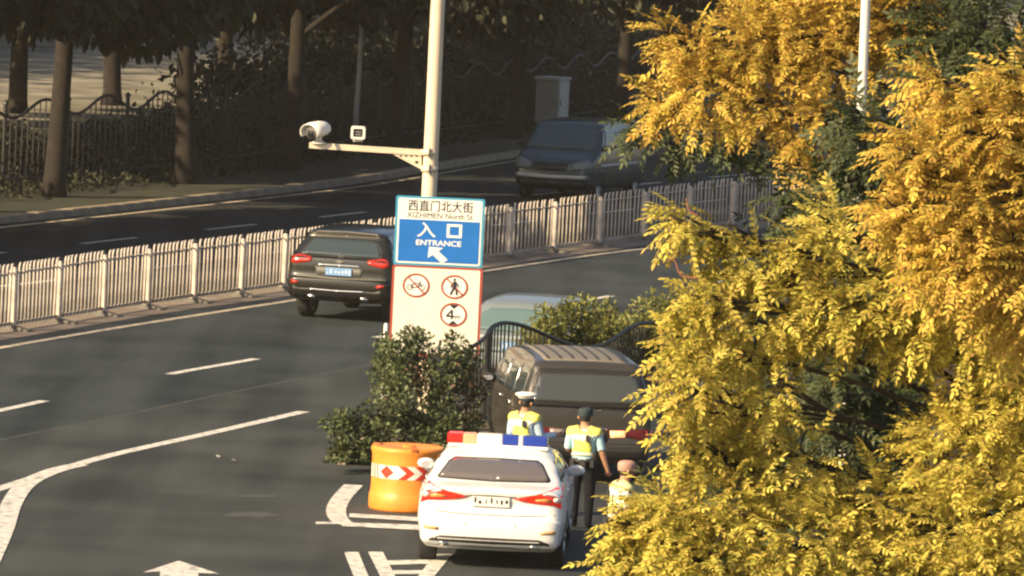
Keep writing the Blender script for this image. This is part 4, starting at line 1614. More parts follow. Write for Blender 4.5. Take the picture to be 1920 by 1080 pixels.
# ---------------------------------------------------------------- white police saloon
PWHITE = mat('police_white', (0.80, 0.80, 0.79), 0.32, coat=0.6, var=0.02, scale=3)
pr = gp(914, 1070)
SED = [(0.10, 0.27, .05), (0.02, 0.36, .10), (0.0, 0.50, .14), (0.01, 0.64, .16), (0.05, 0.70, .16), (0.07, 0.82, .16), (0.03, 0.955, .12), (0.09, 0.99, .10), (0.30, 1.005, .08), (0.58, 1.025, .07),
       (0.95, 1.17, .10), (1.35, 1.295, .09), (1.75, 1.345, .08), (2.25, 1.355, .08), (2.70, 1.29, .09), (3.20, 1.07, .10), (3.45, 0.95, .08), (3.95, 0.88, .08), (4.32, 0.77, .12), (4.50, 0.60, .16),
       (4.52, 0.42, .14), (4.45, 0.28, .08), (4.2, 0.2, .03), (2.2, 0.19, .03), (0.4, 0.2, .03)]
WZ = [(0.19, 0.78), (0.35, 0.885), (0.60, 0.915), (0.88, 0.90), (1.00, 0.83), (1.12, 0.77), (1.36, 0.62)]
TP = [(0, 0.93), (0.5, 0.985), (1.3, 1.0), (3.2, 1.0), (4.0, 0.97), (4.52, 0.88)]
pc = Car('police_car', 'white police saloon with red and blue roof light bar seen from behind', (pr.x, pr.y, 0.0), math.radians(-2.2), SED, WZ, TP, PWHITE, rx=0.22)
rw = pc.patch('rear_window', 'rear', mirrorx([(0.0, 1.242), (0.50, 1.235), (0.565, 1.20), (0.675, 1.06), (0.66, 1.045), (0.0, 1.035)]), mat('police_rear_glass', (0.13, 0.115, 0.115), 0.1, spec=0.6), off=0.006)
pc.patch('rubber_seal', 'rear', mirrorx([(0.0, 1.256), (0.51, 1.249), (0.582, 1.21), (0.695, 1.055), (0.675, 1.035), (0.0, 1.024)]), TRIM, off=0.003)
m = MB()
m.lathe([(0.02, 0.0), (0.018, 0.01), (0.0, 0.014)], 10, M=Matrix.Rotation(math.pi / 2, 3, 'X'))
o = m.build('washer_nozzle', PWHITE, pc.root)
h_, _ = pc.hit('rear', 0.05, 1.06)
o.location = h_ + Vector((0, -0.012, 0))
tl = pc.pair('tail_lamp', 'rear', [(0.90, 0.975), (0.78, 0.995), (0.58, 0.955), (0.34, 0.905), (0.28, 0.885), (0.40, 0.850), (0.60, 0.828), (0.76, 0.815), (0.85, 0.775), (0.90, 0.84)], mat('police_tail_red', (0.62, 0.03, 0.014), 0.25, emit=(1.0, 0.03, 0.015), estr=0.15), off=0.010)
for t, s in zip(tl, (1, -1)):
    pc.patch('amber_segment', 'rear', [(s * x, z) for x, z in [(0.66, 0.905), (0.74, 0.885), (0.72, 0.855), (0.55, 0.862), (0.53, 0.885)]][::s], AMBERL, off=0.014, parent=t)
    pc.patch('clear_segment', 'rear', [(s * x, z) for x, z in ell(0.80, 0.885, 0.05, 0.035)][::s], CLEARL, off=0.014, parent=t)
pc.patch('boot_trim', 'rear', mirrorx([(0.0, 0.918), (0.30, 0.908), (0.32, 0.895), (0.0, 0.900)]), mat('boot_trim_grey', (0.12, 0.12, 0.11), 0.4), off=0.010)  # dark grey strip across the boot lid
pc.plate(0.835, 0.46, 0.13, WHITEPL, PLCHAR)
pc.seam('rear', [(-0.78, 0.70), (-0.4, 0.675), (0.0, 0.67), (0.4, 0.675), (0.78, 0.70)], 0.010)
pc.pair('reflector', 'rear', [(0.62, 0.50), (0.80, 0.515), (0.80, 0.475), (0.62, 0.465)], mat('amber_reflector', (0.55, 0.32, 0.12), 0.4), off=0.006)
pc.patch('lower_bumper', 'rear', mirrorx([(0.0, 0.40), (0.60, 0.40), (0.72, 0.36), (0.76, 0.27), (0.0, 0.27)]), TRIM, off=0.005)
pc.pair('exhaust', 'rear', ell(0.55, 0.305, 0.06, 0.028), CHROME, off=0.02)
pc.pair('parking_sensor', 'rear', ell(0.30, 0.56, 0.014, 0.012, 10), mat('sensor_grey', (0.5, 0.5, 0.49), 0.5), off=0.004)
pc.sides('side_window', [(0.95, 1.06), (1.30, 1.235), (2.0, 1.285), (2.55, 1.25), (3.0, 1.05), (2.98, 1.02), (1.0, 1.02)], GLASS, off=0.005)
for y in (1.02, 1.95, 2.95):
    for sd in ('right', 'left'):
        pc.seam(sd, [(y, 0.98), (y + 0.02, 0.7), (y, 0.32)], 0.010)
for y in (1.22, 2.15):
    pc.sides('door_handle', [(y, 0.90), (y + 0.2, 0.905), (y + 0.2, 0.875), (y, 0.87)], CHROME, off=0.022)
pc.patch('windscreen', 'front', mirrorx([(0.0, 1.29), (0.55, 1.26), (0.70, 0.98), (0.0, 0.965)]), GLASS)
pc.pair('headlamp', 'front', [(0.45, 0.70), (0.84, 0.80), (0.86, 0.70), (0.55, 0.63)], CLEARL, off=0.008)
pc.wheels((0.92, 3.62), 0.315)
pc.mirrors(2.78, 1.0, PWHITE)
# light bar
lb = empty('light_bar', (0, 1.8, 1.325))
lb.parent = pc.root
LBR = mat('beacon_red', (0.55, 0.008, 0.006), 0.2, emit=(1.0, 0.02, 0.012), estr=0.9)
LBA = mat('beacon_pale', (0.85, 0.38, 0.22), 0.25)
LBW = mat('beacon_centre', (0.85, 0.80, 0.70), 0.3)
LBB = mat('beacon_blue', (0.02, 0.05, 0.33), 0.2, spec=0.7)
x = -0.635
for nm, w, mm in [('red_lens', 0.19, LBR), ('pale_lens', 0.17, LBA), ('centre_lens', 0.32, LBW), ('blue_lens', 0.20, LBB), ('clear_gap', 0.055, LBW), ('blue_lens', 0.30, LBB)]:
    m = MB()
    m.bevbox((x + w / 2, 0, 0.112), (w - 0.003, 0.26, 0.115), 0.012)
    m.build(nm, mm, lb)
    x += w
m = MB()
m.bevbox((0, 0, 0.035), (1.25, 0.26, 0.05), 0.02)
m.build('base', LBW, lb)
for s in (-1, 1):
    m = MB()
    m.box((s * 0.5, 0, -0.012), (0.1, 0.16, 0.05))
    m.build('foot', TRIM, lb)

# ---------------------------------------------------------------- dark minivan with ribbed roof
DGREY = mat('dark_bronze_paint', (0.050, 0.046, 0.039), 0.36, metal=0.25, coat=0.5, var=0.15, scale=2)
vr = gp(1098, 908)
MPV = [(0.10, 0.30, .05), (0.02, 0.40, .10), (0.0, 0.52, .13), (0.02, 0.66, .14), (0.06, 0.72, .13), (0.07, 0.95, .10), (0.10, 1.13, .10), (0.26, 1.52, .10), (0.33, 1.62, .08), (0.45, 1.675, .07), (1.0, 1.715, .06), (2.2, 1.72, .06),
       (3.1, 1.66, .07), (3.5, 1.46, .10), (3.95, 1.12, .09), (4.3, 0.98, .10), (4.52, 0.80, .15), (4.54, 0.52, .14), (4.46, 0.33, .08), (4.2, 0.24, .03), (2.4, 0.23, .03), (0.4, 0.24, .03)]
WZM = [(0.23, 0.80), (0.40, 0.90), (0.70, 0.935), (1.02, 0.92), (1.20, 0.875), (1.55, 0.78), (1.72, 0.68)]
TPM = [(0, 0.955), (0.5, 0.99), (1.5, 1.0), (3.4, 1.0), (4.2, 0.96), (4.8, 0.86)]
van = Car('dark_minivan', 'dark bronze grey minivan with ribbed roof stopped on the entrance road', (vr.x, vr.y, 0.0), math.radians(7.3), MPV, WZM, TPM, DGREY, rx=0.16)
VGLASS = mat('van_rear_glass', (0.052, 0.056, 0.048), 0.05, spec=1.0, coat=0.8)
rg = van.patch('rear_window', 'rear', mirrorx([(0.0, 1.50), (0.62, 1.49), (0.685, 1.44), (0.775, 1.15), (0.74, 1.115), (0.0, 1.10)]), VGLASS, off=0.008)
van.patch('tailgate_frame', 'rear', mirrorx([(0.0, 1.575), (0.66, 1.56), (0.735, 1.49), (0.84, 1.12), (0.80, 1.05), (0.0, 1.04)]), TRIM, off=0.003)
van.seam('rear', [(-0.80, 1.10), (-0.76, 0.58), (0.0, 0.56), (0.76, 0.58), (0.80, 1.10)], 0.012)
van.seam('rear', [(0.12, 1.00), (0.22, 1.045), (0.55, 1.03), (0.70, 0.99)], 0.018)
VRED = mat('van_red_lens', (0.085, 0.010, 0.009), 0.25)
vt = van.pair('tail_lamp', 'rear', [(0.40, 0.760), (0.80, 0.775), (0.91, 0.785), (0.90, 0.630), (0.84, 0.550), (0.74, 0.630), (0.60, 0.660), (0.40, 0.670)], VRED, off=0.010)
van.patch('brake_light', 'rear', [(0.82, 0.760), (0.905, 0.760), (0.90, 0.610), (0.84, 0.570)], REDLIT, off=0.014, parent=vt[0])
van.patch('brake_light', 'rear', [(-0.905, 0.760), (-0.82, 0.760), (-0.84, 0.570), (-0.90, 0.610)], REDLIT, off=0.014, parent=vt[1])
van.patch('reversing_light', 'rear', [(0.31, 0.745), (0.53, 0.755), (0.52, 0.660), (0.32, 0.655)], LAMPLIT, off=0.016, parent=vt[0])
van.patch('clear_lens', 'rear', [(-0.53, 0.755), (-0.31, 0.745), (-0.32, 0.655), (-0.52, 0.660)], mat('unlit_lens', (0.25, 0.2, 0.18), 0.3), off=0.016, parent=vt[1])
van.patch('plate_trim', 'rear', mirrorx([(0.0, 0.785), (0.27, 0.780), (0.27, 0.755), (0.0, 0.760)]), CHROME, off=0.02)
van.patch('plate_recess', 'rear', mirrorx([(0.0, 0.745), (0.31, 0.742), (0.27, 0.590), (0.0, 0.585)]), TRIM, off=0.006)
van.plate(0.665, 0.44, 0.125, mat('dim_plate', (0.10, 0.10, 0.09), 0.5), None)
van.patch('bumper_trim', 'rear', mirrorx([(0.0, 0.50), (0.72, 0.50), (0.84, 0.52), (0.80, 0.36), (0.0, 0.33)]), TRIM, off=0.006)
ROOF_LIT = mat('sunlit_roof_tone', (0.17, 0.15, 0.118), 0.55, var=0.15, scale=3)  # sun on the roof put into this paler colour
van.patch('roof_panel', 'top', rrect(-0.60, 0.60, 0.44, 3.12, 0.08), ROOF_LIT, off=0.004, grid=0.14, depth=0.01)
for x in np.linspace(-0.52, 0.52, 7):
    van.patch('roof_rib', 'top', [(x - 0.022, 0.55), (x + 0.022, 0.55), (x + 0.022, 3.0), (x - 0.022, 3.0)], mat('roof_rib_dark', (0.045, 0.042, 0.036), 0.5), off=0.008, grid=0.3, depth=0.02)
for y0, y1 in ((0.45, 1.25), (1.33, 2.25), (2.33, 3.15)):
    van.sides('side_window', [(y0 + 0.03, 1.12), (y0 + 0.10, 1.50), (y1 - 0.04, 1.52), (y1, 1.12)], GLASSB, off=0.006)
van.sides('front_quarter_window', [(3.22, 1.12), (3.22, 1.48), (3.40, 1.44), (3.85, 1.14)], GLASSB, off=0.006)
for y in (1.29, 2.29, 3.2):
    for sd in ('right', 'left'):
        van.seam(sd, [(y, 1.55), (y, 1.1), (y + 0.02, 0.7), (y, 0.4)], 0.012)
for y in (1.45, 2.45):
    van.sides('door_handle', [(y, 1.0), (y + 0.2, 1.005), (y + 0.2, 0.975), (y, 0.97)], CHROME, off=0.02)
van.patch('windscreen', 'front', mirrorx([(0.0, 1.58), (0.60, 1.55), (0.74, 1.14), (0.0, 1.12)]), GLASS)
van.pair('headlamp', 'front', [(0.45, 0.78), (0.82, 0.90), (0.84, 0.78), (0.5, 0.70)], CLEARL)
van.wheels((0.95, 3.65), 0.33)
van.mirrors(3.45, 1.15, DGREY)
m = MB()
m.tube([(0.3, 2.9, 1.71), (0.3, 2.82, 1.95)], [0.008, 0.003], 5)
m.build('aerial', TRIM, van.root)

# ---------------------------------------------------------------- dark SUV on the main road
OLIVE = mat('dark_olive_paint', (0.017, 0.017, 0.014), 0.28, metal=0.35, coat=0.7, var=0.12, scale=2)
sr = gp(618, 603)
SUV = [(0.12, 0.40, .05), (0.03, 0.50, .10), (0.0, 0.62, .15), (0.01, 0.76, .16), (0.09, 0.82, .15), (0.10, 1.00, .14), (0.12, 1.13, .13), (0.22, 1.20, .12), (0.47, 1.50, .11), (0.48, 1.575, .06), (0.62, 1.625, .07), (1.3, 1.675, .07), (2.2, 1.67, .07),
       (2.8, 1.56, .09), (3.45, 1.15, .09), (4.1, 1.04, .10), (4.5, 0.92, .14), (4.62, 0.70, .16), (4.60, 0.48, .12), (4.4, 0.33, .04), (2.4, 0.30, .03), (0.4, 0.33, .03)]
WZS = [(0.30, 0.90), (0.50, 1.0), (0.78, 1.03), (1.05, 1.015), (1.22, 0.93), (1.52, 0.79), (1.68, 0.68)]
TPS = [(0, 0.955), (0.5, 0.99), (1.5, 1.0), (3.2, 1.0), (4.0, 0.97), (4.62, 0.88)]
suv = Car('dark_suv', 'dark olive sport utility car driving away beside the median railing', (sr.x + 0.1, sr.y, 0.0), math.radians(-15.5), SUV, WZS, TPS, OLIVE, rx=0.2)
suv.patch('rear_window', 'rear', mirrorx([(0.0, 1.475), (0.52, 1.465), (0.60, 1.43), (0.73, 1.22), (0.68, 1.185), (0.0, 1.175)]), GLASSB, off=0.008)
suv.patch('window_frame', 'rear', mirrorx([(0.0, 1.50), (0.55, 1.49), (0.65, 1.45), (0.80, 1.21), (0.74, 1.165), (0.0, 1.155)]), TRIM, off=0.003)
suv.patch('spoiler', 'rear', mirrorx([(0.0, 1.605), (0.56, 1.59), (0.64, 1.545), (0.60, 1.52), (0.0, 1.53)]), mat('sun_sheen_tan', (0.20, 0.18, 0.13), 0.3, coat=0.5), off=0.012)  # sunlit tan of the roof edge put into the spoiler colour
suv.pair('tail_lamp', 'rear', [(0.52, 1.13), (0.80, 1.175), (0.90, 1.13), (0.93, 1.02), (0.80, 1.01), (0.55, 1.06)], REDL, off=0.012)
suv.patch('chrome_strip', 'rear', mirrorx([(0.0, 1.035), (0.42, 1.03), (0.42, 1.00), (0.0, 1.005)]), CHROME, off=0.016)
m = MB().prism([(-0.085, 0), (0, -0.045), (0.085, 0), (0, 0.045)], -0.02, 0.0)
o = m.build('badge', CHROME, suv.root)
o.location = suv.hit('rear', 0, 1.09)[0] + Vector((0, -0.008, 0))
suv.patch('plate_recess', 'rear', mirrorx([(0.0, 0.985), (0.45, 0.98), (0.42, 0.83), (0.0, 0.825)]), mat('recess_grey', (0.09, 0.095, 0.09), 0.5), off=0.006)
suv.plate(0.90, 0.50, 0.14, BLUEPL, mat('plate_white_char', (0.6, 0.65, 0.7), 0.5))
suv.patch('bumper_top_strip', 'rear', mirrorx([(0.0, 0.80), (0.88, 0.815), (0.92, 0.785), (0.0, 0.765)]), mat('bumper_strip_grey', (0.10, 0.10, 0.08), 0.35), off=0.008)  # paler strip along the bumper top
suv.patch('lower_bumper', 'rear', mirrorx([(0.0, 0.58), (0.72, 0.58), (0.84, 0.62), (0.86, 0.42), (0.0, 0.40)]), TRIM, off=0.005)
suv.patch('skid_strip', 'rear', mirrorx([(0.0, 0.575), (0.52, 0.585), (0.54, 0.555), (0.0, 0.545)]), CHROME, off=0.014)
suv.pair('reflector', 'rear', [(0.74, 0.70), (0.88, 0.72), (0.88, 0.66), (0.74, 0.65)], REDL, off=0.008)
suv.pair('exhaust', 'rear', ell(0.5, 0.44, 0.085, 0.03), CHROME, off=0.02)
suv.seam('rear', [(-0.72, 1.14), (-0.66, 0.86), (0, 0.83), (0.66, 0.86), (0.72, 1.14)], 0.012)
for y0, y1 in ((0.75, 1.45), (1.52, 2.35), (2.42, 3.15)):
    dx = 0.25 if y1 > 3 else 0.05
    suv.sides('side_window', [(y0 + 0.02, 1.18), (y0 + (0.25 if y0 < 1 else 0.05), 1.47), (y1 - dx * 1.6, 1.49), (y1, 1.18)], GLASS, off=0.006)
for y in (1.48, 2.38, 3.2):
    for sd in ('right', 'left'):
        suv.seam(sd, [(y, 1.15), (y, 0.8), (y, 0.48)], 0.012)
for y in (1.6, 2.5):
    suv.sides('door_handle', [(y, 1.06), (y + 0.2, 1.065), (y + 0.2, 1.03), (y, 1.025)], CHROME, off=0.02)
suv.patch('windscreen', 'front', mirrorx([(0.0, 1.58), (0.6, 1.55), (0.76, 1.2), (0.0, 1.18)]), GLASS)
suv.pair('headlamp', 'front', [(0.45, 0.88), (0.85, 0.98), (0.88, 0.86), (0.5, 0.80)], CLEARL)
suv.wheels((0.88, 3.62), 0.36, 0.24)
suv.mirrors(3.0, 1.2, OLIVE)

# ---------------------------------------------------------------- silver hatchback behind the island hedge
SILV = mat('silver_paint', (0.25, 0.29, 0.30), 0.3, metal=0.4, coat=0.6, var=0.04, scale=2)
HAT = [(0.12, 0.30, .05), (0.03, 0.40, .10), (0.0, 0.52, .14), (0.02, 0.68, .15), (0.09, 0.74, .14), (0.10, 0.95, .14), (0.20, 1.02, .13), (0.62, 1.36, .14), (0.72, 1.43, .13), (0.92, 1.485, .12), (1.5, 1.525, .10), (2.2, 1.515, .10),
       (2.7, 1.42, .10), (3.35, 1.02, .10), (3.9, 0.92, .10), (4.25, 0.78, .14), (4.32, 0.55, .14), (4.25, 0.36, .08), (4.0, 0.24, .03), (2.2, 0.22, .03), (0.4, 0.24, .03)]
WZH = [(0.22, 0.84), (0.40, 0.93), (0.66, 0.965), (0.95, 0.94), (1.10, 0.87), (1.36, 0.77), (1.53, 0.66)]
TPH = [(0, 0.95), (0.5, 0.99), (1.4, 1.0), (3.0, 1.0), (3.8, 0.96), (4.32, 0.86)]
hr = gp(960, 744)
hat = Car('silver_hatchback', 'silver blue car with teal rear window passing behind the island fence', (hr.x, hr.y, 0.0), math.radians(-12), HAT, WZH, TPH, SILV, rx=0.3)
hat.patch('rear_window', 'rear', mirrorx([(0.0, 1.365), (0.54, 1.345), (0.65, 1.28), (0.80, 1.06), (0.74, 1.025), (0.0, 1.01)]), mat('teal_glass', (0.10, 0.16, 0.165), 0.12, spec=0.8), off=0.008)
hat.pair('tail_lamp', 'rear', [(0.62, 0.98), (0.88, 1.0), (0.92, 0.85), (0.80, 0.78), (0.66, 0.84)], REDL, off=0.012)
hat.plate(0.80, 0.46, 0.13, BLUEPL, mat('plate_white_char', (0.6, 0.65, 0.7), 0.5))
hat.patch('lower_bumper', 'rear', mirrorx([(0.0, 0.48), (0.7, 0.48), (0.8, 0.34), (0.0, 0.32)]), TRIM, off=0.005)
hat.seam('rear', [(-0.72, 1.0), (-0.66, 0.72), (0, 0.69), (0.66, 0.72), (0.72, 1.0)], 0.012)
for y0, y1 in ((1.0, 1.95), (2.02, 2.95)):
    hat.sides('side_window', [(y0 + 0.02, 1.04), (y0 + (0.18 if y0 < 1.5 else 0.05), 1.36), (y1 - (0.45 if y1 > 2.5 else 0.05), 1.38), (y1, 1.04)], GLASSB, off=0.006)
hat.patch('windscreen', 'front', mirrorx([(0.0, 1.44), (0.56, 1.41), (0.72, 1.06), (0.0, 1.04)]), GLASS)
hat.wheels((0.85, 3.4), 0.32)
hat.mirrors(2.75, 1.05, SILV)

# ---------------------------------------------------------------- blue grey van coming the other way
BLUEG = mat('blue_grey_paint', (0.034, 0.054, 0.060), 0.35, metal=0.3, coat=0.5, var=0.08, scale=2)
BUS = [(0.06, 0.32, .04), (0.0, 0.45, .08), (0.0, 0.62, .12), (0.03, 1.05, .12), (0.12, 1.45, .12), (0.24, 1.72, .10), (0.50, 1.83, .08), (2.0, 1.86, .08), (3.2, 1.82, .10), (3.55, 1.68, .12), (4.10, 1.20, .12), (4.32, 1.08, .10), (4.66, 0.96, .14), (4.80, 0.76, .16),
       (4.82, 0.50, .14), (4.72, 0.34, .08), (4.4, 0.25, .03), (2.4, 0.24, .03), (0.4, 0.25, .03)]
WZB = [(0.24, 0.86), (0.42, 0.97), (0.75, 1.0), (1.10, 0.985), (1.30, 0.94), (1.65, 0.84), (1.86, 0.72)]
TPB = [(0, 0.97), (0.5, 1.0), (3.6, 1.0), (4.3, 0.96), (4.82, 0.88)]
fr = gp(1030, 376)
hd_ = math.radians(18 + 180)
bl = Vector((math.sin(math.radians(18)), math.cos(math.radians(18)), 0))
bpos = Vector((fr.x, fr.y, 0)) + bl * 4.8
bus = Car('blue_grey_van', 'blue grey van coming towards the viewer on the far carriageway', (bpos.x, bpos.y, 0.0), math.radians(180 - 18), BUS, WZB, TPB, BLUEG, rx=0.2)
bus.patch('windscreen', 'front', mirrorx([(0.0, 1.72), (0.66, 1.69), (0.74, 1.62), (0.86, 1.24), (0.80, 1.20), (0.0, 1.17)]), mat('teal_windscreen', (0.045, 0.075, 0.08), 0.12, spec=0.6), off=0.008)
bus.patch('grille', 'front', mirrorx([(0.0, 0.86), (0.40, 0.87), (0.36, 0.72), (0.0, 0.70)]), TRIM, off=0.008)
bus.pair('headlamp', 'front', [(0.48, 0.88), (0.84, 0.98), (0.90, 0.90), (0.86, 0.76), (0.52, 0.74)], mat('dull_lens', (0.16, 0.18, 0.18), 0.3), off=0.012)
bus.patch('bumper_strip', 'front', mirrorx([(0.0, 0.60), (0.86, 0.62), (0.88, 0.54), (0.0, 0.52)]), mat('bumper_white', (0.5, 0.5, 0.48), 0.4), off=0.01)
bus.patch('lower_bumper', 'front', mirrorx([(0.0, 0.45), (0.75, 0.45), (0.8, 0.34), (0.0, 0.32)]), TRIM, off=0.006)
for y0, y1 in ((0.4, 1.45), (1.52, 2.55), (2.62, 3.75)):
    bus.sides('side_window', [(y0 + 0.03, 1.22), (y0 + 0.06, 1.62), (y1 - (0.4 if y1 > 3 else 0.05), 1.63), (y1, 1.22)], GLASS, off=0.006)
for y in (1.48, 2.58, 3.6):
    for sd in ('right', 'left'):
        bus.seam(sd, [(y, 1.2), (y, 0.8), (y, 0.42)], 0.014)
bus.sides('side_moulding', [(0.3, 0.86), (4.0, 0.87), (4.0, 0.81), (0.3, 0.80)], mat('moulding_pale', (0.42, 0.42, 0.40), 0.4), off=0.012)
bus.patch('wiper', 'front', [(-0.55, 1.23), (0.05, 1.20), (0.05, 1.185), (-0.55, 1.215)], TRIM, off=0.02)
bus.plate(0.8, 0.46, 0.13, BLUEPL, None)
bus.pair('tail_lamp', 'rear', [(0.80, 1.2), (0.93, 1.2), (0.95, 0.85), (0.82, 0.85)], REDL)
bus.patch('rear_window', 'rear', mirrorx([(0.0, 1.66), (0.70, 1.64), (0.82, 1.24), (0.0, 1.22)]), GLASS)
bus.root.scale = (1.08, 1.0, 1.06)
bus.wheels((0.9, 3.95), 0.34)
bus.mirrors(3.75, 1.25, TRIM)


# ================================================================== people
def bones_to_mesh(verts, edges, radii, root):
    me = bpy.data.meshes.new('figure')
    me.from_pydata(verts, edges, [])
    o = bpy.data.objects.new('figure', me)
    COL.objects.link(o)
    md = o.modifiers.new('skin', 'SKIN')
    md.use_smooth_shade = True
    for i, r in enumerate(radii):
        sv = me.skin_vertices[0].data[i]
        sv.radius = r if isinstance(r, tuple) else (r, r)
        sv.use_root = (i == root)
    sd = o.modifiers.new('sub', 'SUBSURF')
    sd.levels = 3
    sd.render_levels = 3
    dg = bpy.context.evaluated_depsgraph_get()
    out = bpy.data.meshes.new_from_object(o.evaluated_get(dg))
    bpy.data.objects.remove(o)
    return out


def person(label, loc, rz, arms, height=1.62, sleeve_long=False, vest=True, cap='peaked', look=0.0, shirt=(0.35, 0.52, 0.66), lean=0.0,
           vest_cols=((0.66, 0.64, 0.13), (0.76, 0.77, 0.60)), trousers=(0.012, 0.013, 0.018), stride=0.06):
    """facing +y in its own frame; arms = {'L': (elbow, wrist), 'R': ...} in metres for a 1.62 m figure"""
    k = height / 1.62
    root = empty('person', loc, rz)
    tag(root, label, 'person')
    J = {'pelvis': (0, 0, .86), 'belly': (0, .01, .98), 'chest': (0, .0 + lean * .3, 1.16), 'upper': (0, -.01 + lean * .5, 1.29), 'neck': (0, -.005 + lean * .6, 1.375), 'jaw': (0, .012 + lean * .7, 1.435), 'skull': (0, .005 + lean * .75, 1.52), 'crown': (0, 0 + lean * .8, 1.565),
         'hipL': (-.095, 0, .84), 'kneeL': (-.105, .02 + stride * .5, .46), 'ankL': (-.11, stride, .09), 'toeL': (-.12, .14 + stride, .04),
         'hipR': (.095, 0, .84), 'kneeR': (.105, .02 - stride * .3, .46), 'ankR': (.11, -stride, .09), 'toeR': (.12, .14 - stride, .04),
         'shL': (-.175, -.01 + lean * .5, 1.30), 'shR': (.175, -.01 + lean * .5, 1.30)}
    for s in 'LR':
        J['el' + s], J['wr' + s] = arms[s]
        e, w = Vector(J['el' + s]), Vector(J['wr' + s])
        J['palm' + s] = tuple(w + (w - e).normalized() * 0.07)
    R = {'pelvis': (.155, .115), 'belly': (.148, .108), 'chest': (.165, .115), 'upper': (.145, .10), 'neck': .056, 'jaw': (.066, .078), 'skull': (.078, .093), 'crown': (.055, .065)}
    for s in 'LR':
        R.update({'hip' + s: .095, 'knee' + s: .062, 'ank' + s: .045, 'toe' + s: (.042, .03), 'sh' + s: .066, 'el' + s: .047, 'wr' + s: .032, 'palm' + s: (.034, .022)})
    names = list(J)
    ix = {n: i for i, n in enumerate(names)}
    E_ = [('pelvis', 'belly'), ('belly', 'chest'), ('chest', 'upper'), ('upper', 'neck'), ('neck', 'jaw'), ('jaw', 'skull'), ('skull', 'crown')]
    for s in 'LR':
        E_ += [('pelvis', 'hip' + s), ('hip' + s, 'knee' + s), ('knee' + s, 'ank' + s), ('ank' + s, 'toe' + s), ('upper', 'sh' + s), ('sh' + s, 'el' + s), ('el' + s, 'wr' + s), ('wr' + s, 'palm' + s)]
    me = bones_to_mesh([J[n] for n in names], [(ix[a], ix[b_]) for a, b_ in E_], [R[n] for n in names], ix['pelvis'])
    bmx = bmesh.new()
    bmx.from_mesh(me)
    # nearest bone of each face
    segs = [(a, b_, Vector(J[a]), Vector(J[b_])) for a, b_ in E_]
    region = {}
    for f in bmx.faces:
        c = f.calc_center_median()
        best, bd = None, 9
        for a, b_, p, q in segs:
            d = q - p
            t = max(0, min(1, (c - p).dot(d) / d.length_squared))
            dd = (c - (p + d * t)).length
            if dd < bd:
                bd, best = dd, (a, b_, t)
        region[f.index] = (best, c.copy())
    bmx.faces.ensure_lookup_table()
    vn = {v.index: v.normal.copy() for v in bmx.verts}

    def garment(name, pick, off, material, colour_by=None, mats=None):
        fs = [f for f in bmx.faces if pick(*region[f.index])]
        if not fs:
            return
        V, mp, Fq, mi = [], {}, [], []
        for f in fs:
            q = []
            for v in f.verts:
                if v.index not in mp:
                    mp[v.index] = len(V)
                    V.append(tuple((v.co + vn[v.index] * off) * k))
                q.append(mp[v.index])
            Fq.append(q)
            mi.append(colour_by(region[f.index][1]) if colour_by else 0)
        g = bpy.data.meshes.new(name)
        g.from_pydata(V, [], Fq)
        g.polygons.foreach_set('material_index', mi)
        o = link(name, g, mats or material, root, True)
        sm = o.modifiers.new('thick', 'SOLIDIFY')
        sm.thickness = 0.006
        sm.offset = -1
        return o
    torso = {('pelvis', 'belly'), ('belly', 'chest'), ('chest', 'upper')}
    shm = {('upper', 'shL'), ('upper', 'shR')}
    arm_u = {('shL', 'elL'), ('shR', 'elR')}
    arm_f = {('elL', 'wrL'), ('elR', 'wrR')}
    leg = {('pelvis', 'hipL'), ('pelvis', 'hipR'), ('hipL', 'kneeL'), ('hipR', 'kneeR'), ('kneeL', 'ankL'), ('kneeR', 'ankR')}
    SH = mat('shirt_%d_%d' % (shirt[0] * 100, shirt[2] * 100), shirt, 0.8, var=0.08, scale=8, bump=0.3, bscale=20)
    TR = mat('trousers_%d' % (trousers[0] * 1000), trousers, 0.95, var=0.2, scale=10, spec=0.1)

    def is_shirt(r, c):
        e = (r[0], r[1])
        if e in torso and c.z > 0.93:
            return True
        if e in shm or (e in arm_u and (r[2] < 0.92 or sleeve_long)):
            return True
        if e in arm_f and (sleeve_long and r[2] < 0.93):
            return True
        return e == ('upper', 'neck') and r[2] < 0.55
    garment('shirt', is_shirt, 0.010, SH)
    garment('trousers', lambda r, c: (r[0], r[1]) in leg or ((r[0], r[1]) == ('pelvis', 'belly') and c.z <= 0.95), 0.010, TR)
    garment('belt', lambda r, c: (r[0], r[1]) in torso | leg and 0.895 < c.z < 0.955, 0.022, TRIM)
    garment('shoes', lambda r, c: (r[0], r[1]) in {('ankL', 'toeL'), ('ankR', 'toeR')}, 0.010, TRIM)
    if vest:
        VY = mat('vest_%d' % (vest_cols[0][0] * 100), vest_cols[0], 0.6, var=0.05, scale=6)
        VS = mat('vest_strip_%d' % (vest_cols[1][2] * 100), vest_cols[1], 0.4)

        def vc(c):
            if 1.20 < c.z < 1.275 or 1.0 < c.z < 1.035:
                return 1
            return 0
        garment('vest', lambda r, c: ((r[0], r[1]) in torso and c.z > 1.0) or (r[0], r[1]) in shm or ((r[0], r[1]) in arm_u and r[2] < 0.10) or ((r[0], r[1]) == ('upper', 'neck') and r[2] < 0.25), 0.022, None, vc, [VY, VS])
    garment('hair', lambda r, c: c.z > 1.455 and (c.y < J['skull'][1] + (0.02 if c.z < 1.54 else 0.2)) and (r[0], r[1]) in {('jaw', 'skull'), ('skull', 'crown'), ('neck', 'jaw')}, 0.006, HAIR)
    # features and fingers join the body surface
    add = MB()
    hx, hy = 0, J['skull'][1]
    add.tube([(hx, hy + .080, 1.515), (hx, hy + .108, 1.475), (hx, hy + .085, 1.468)], [.010, .016, .010], 6)
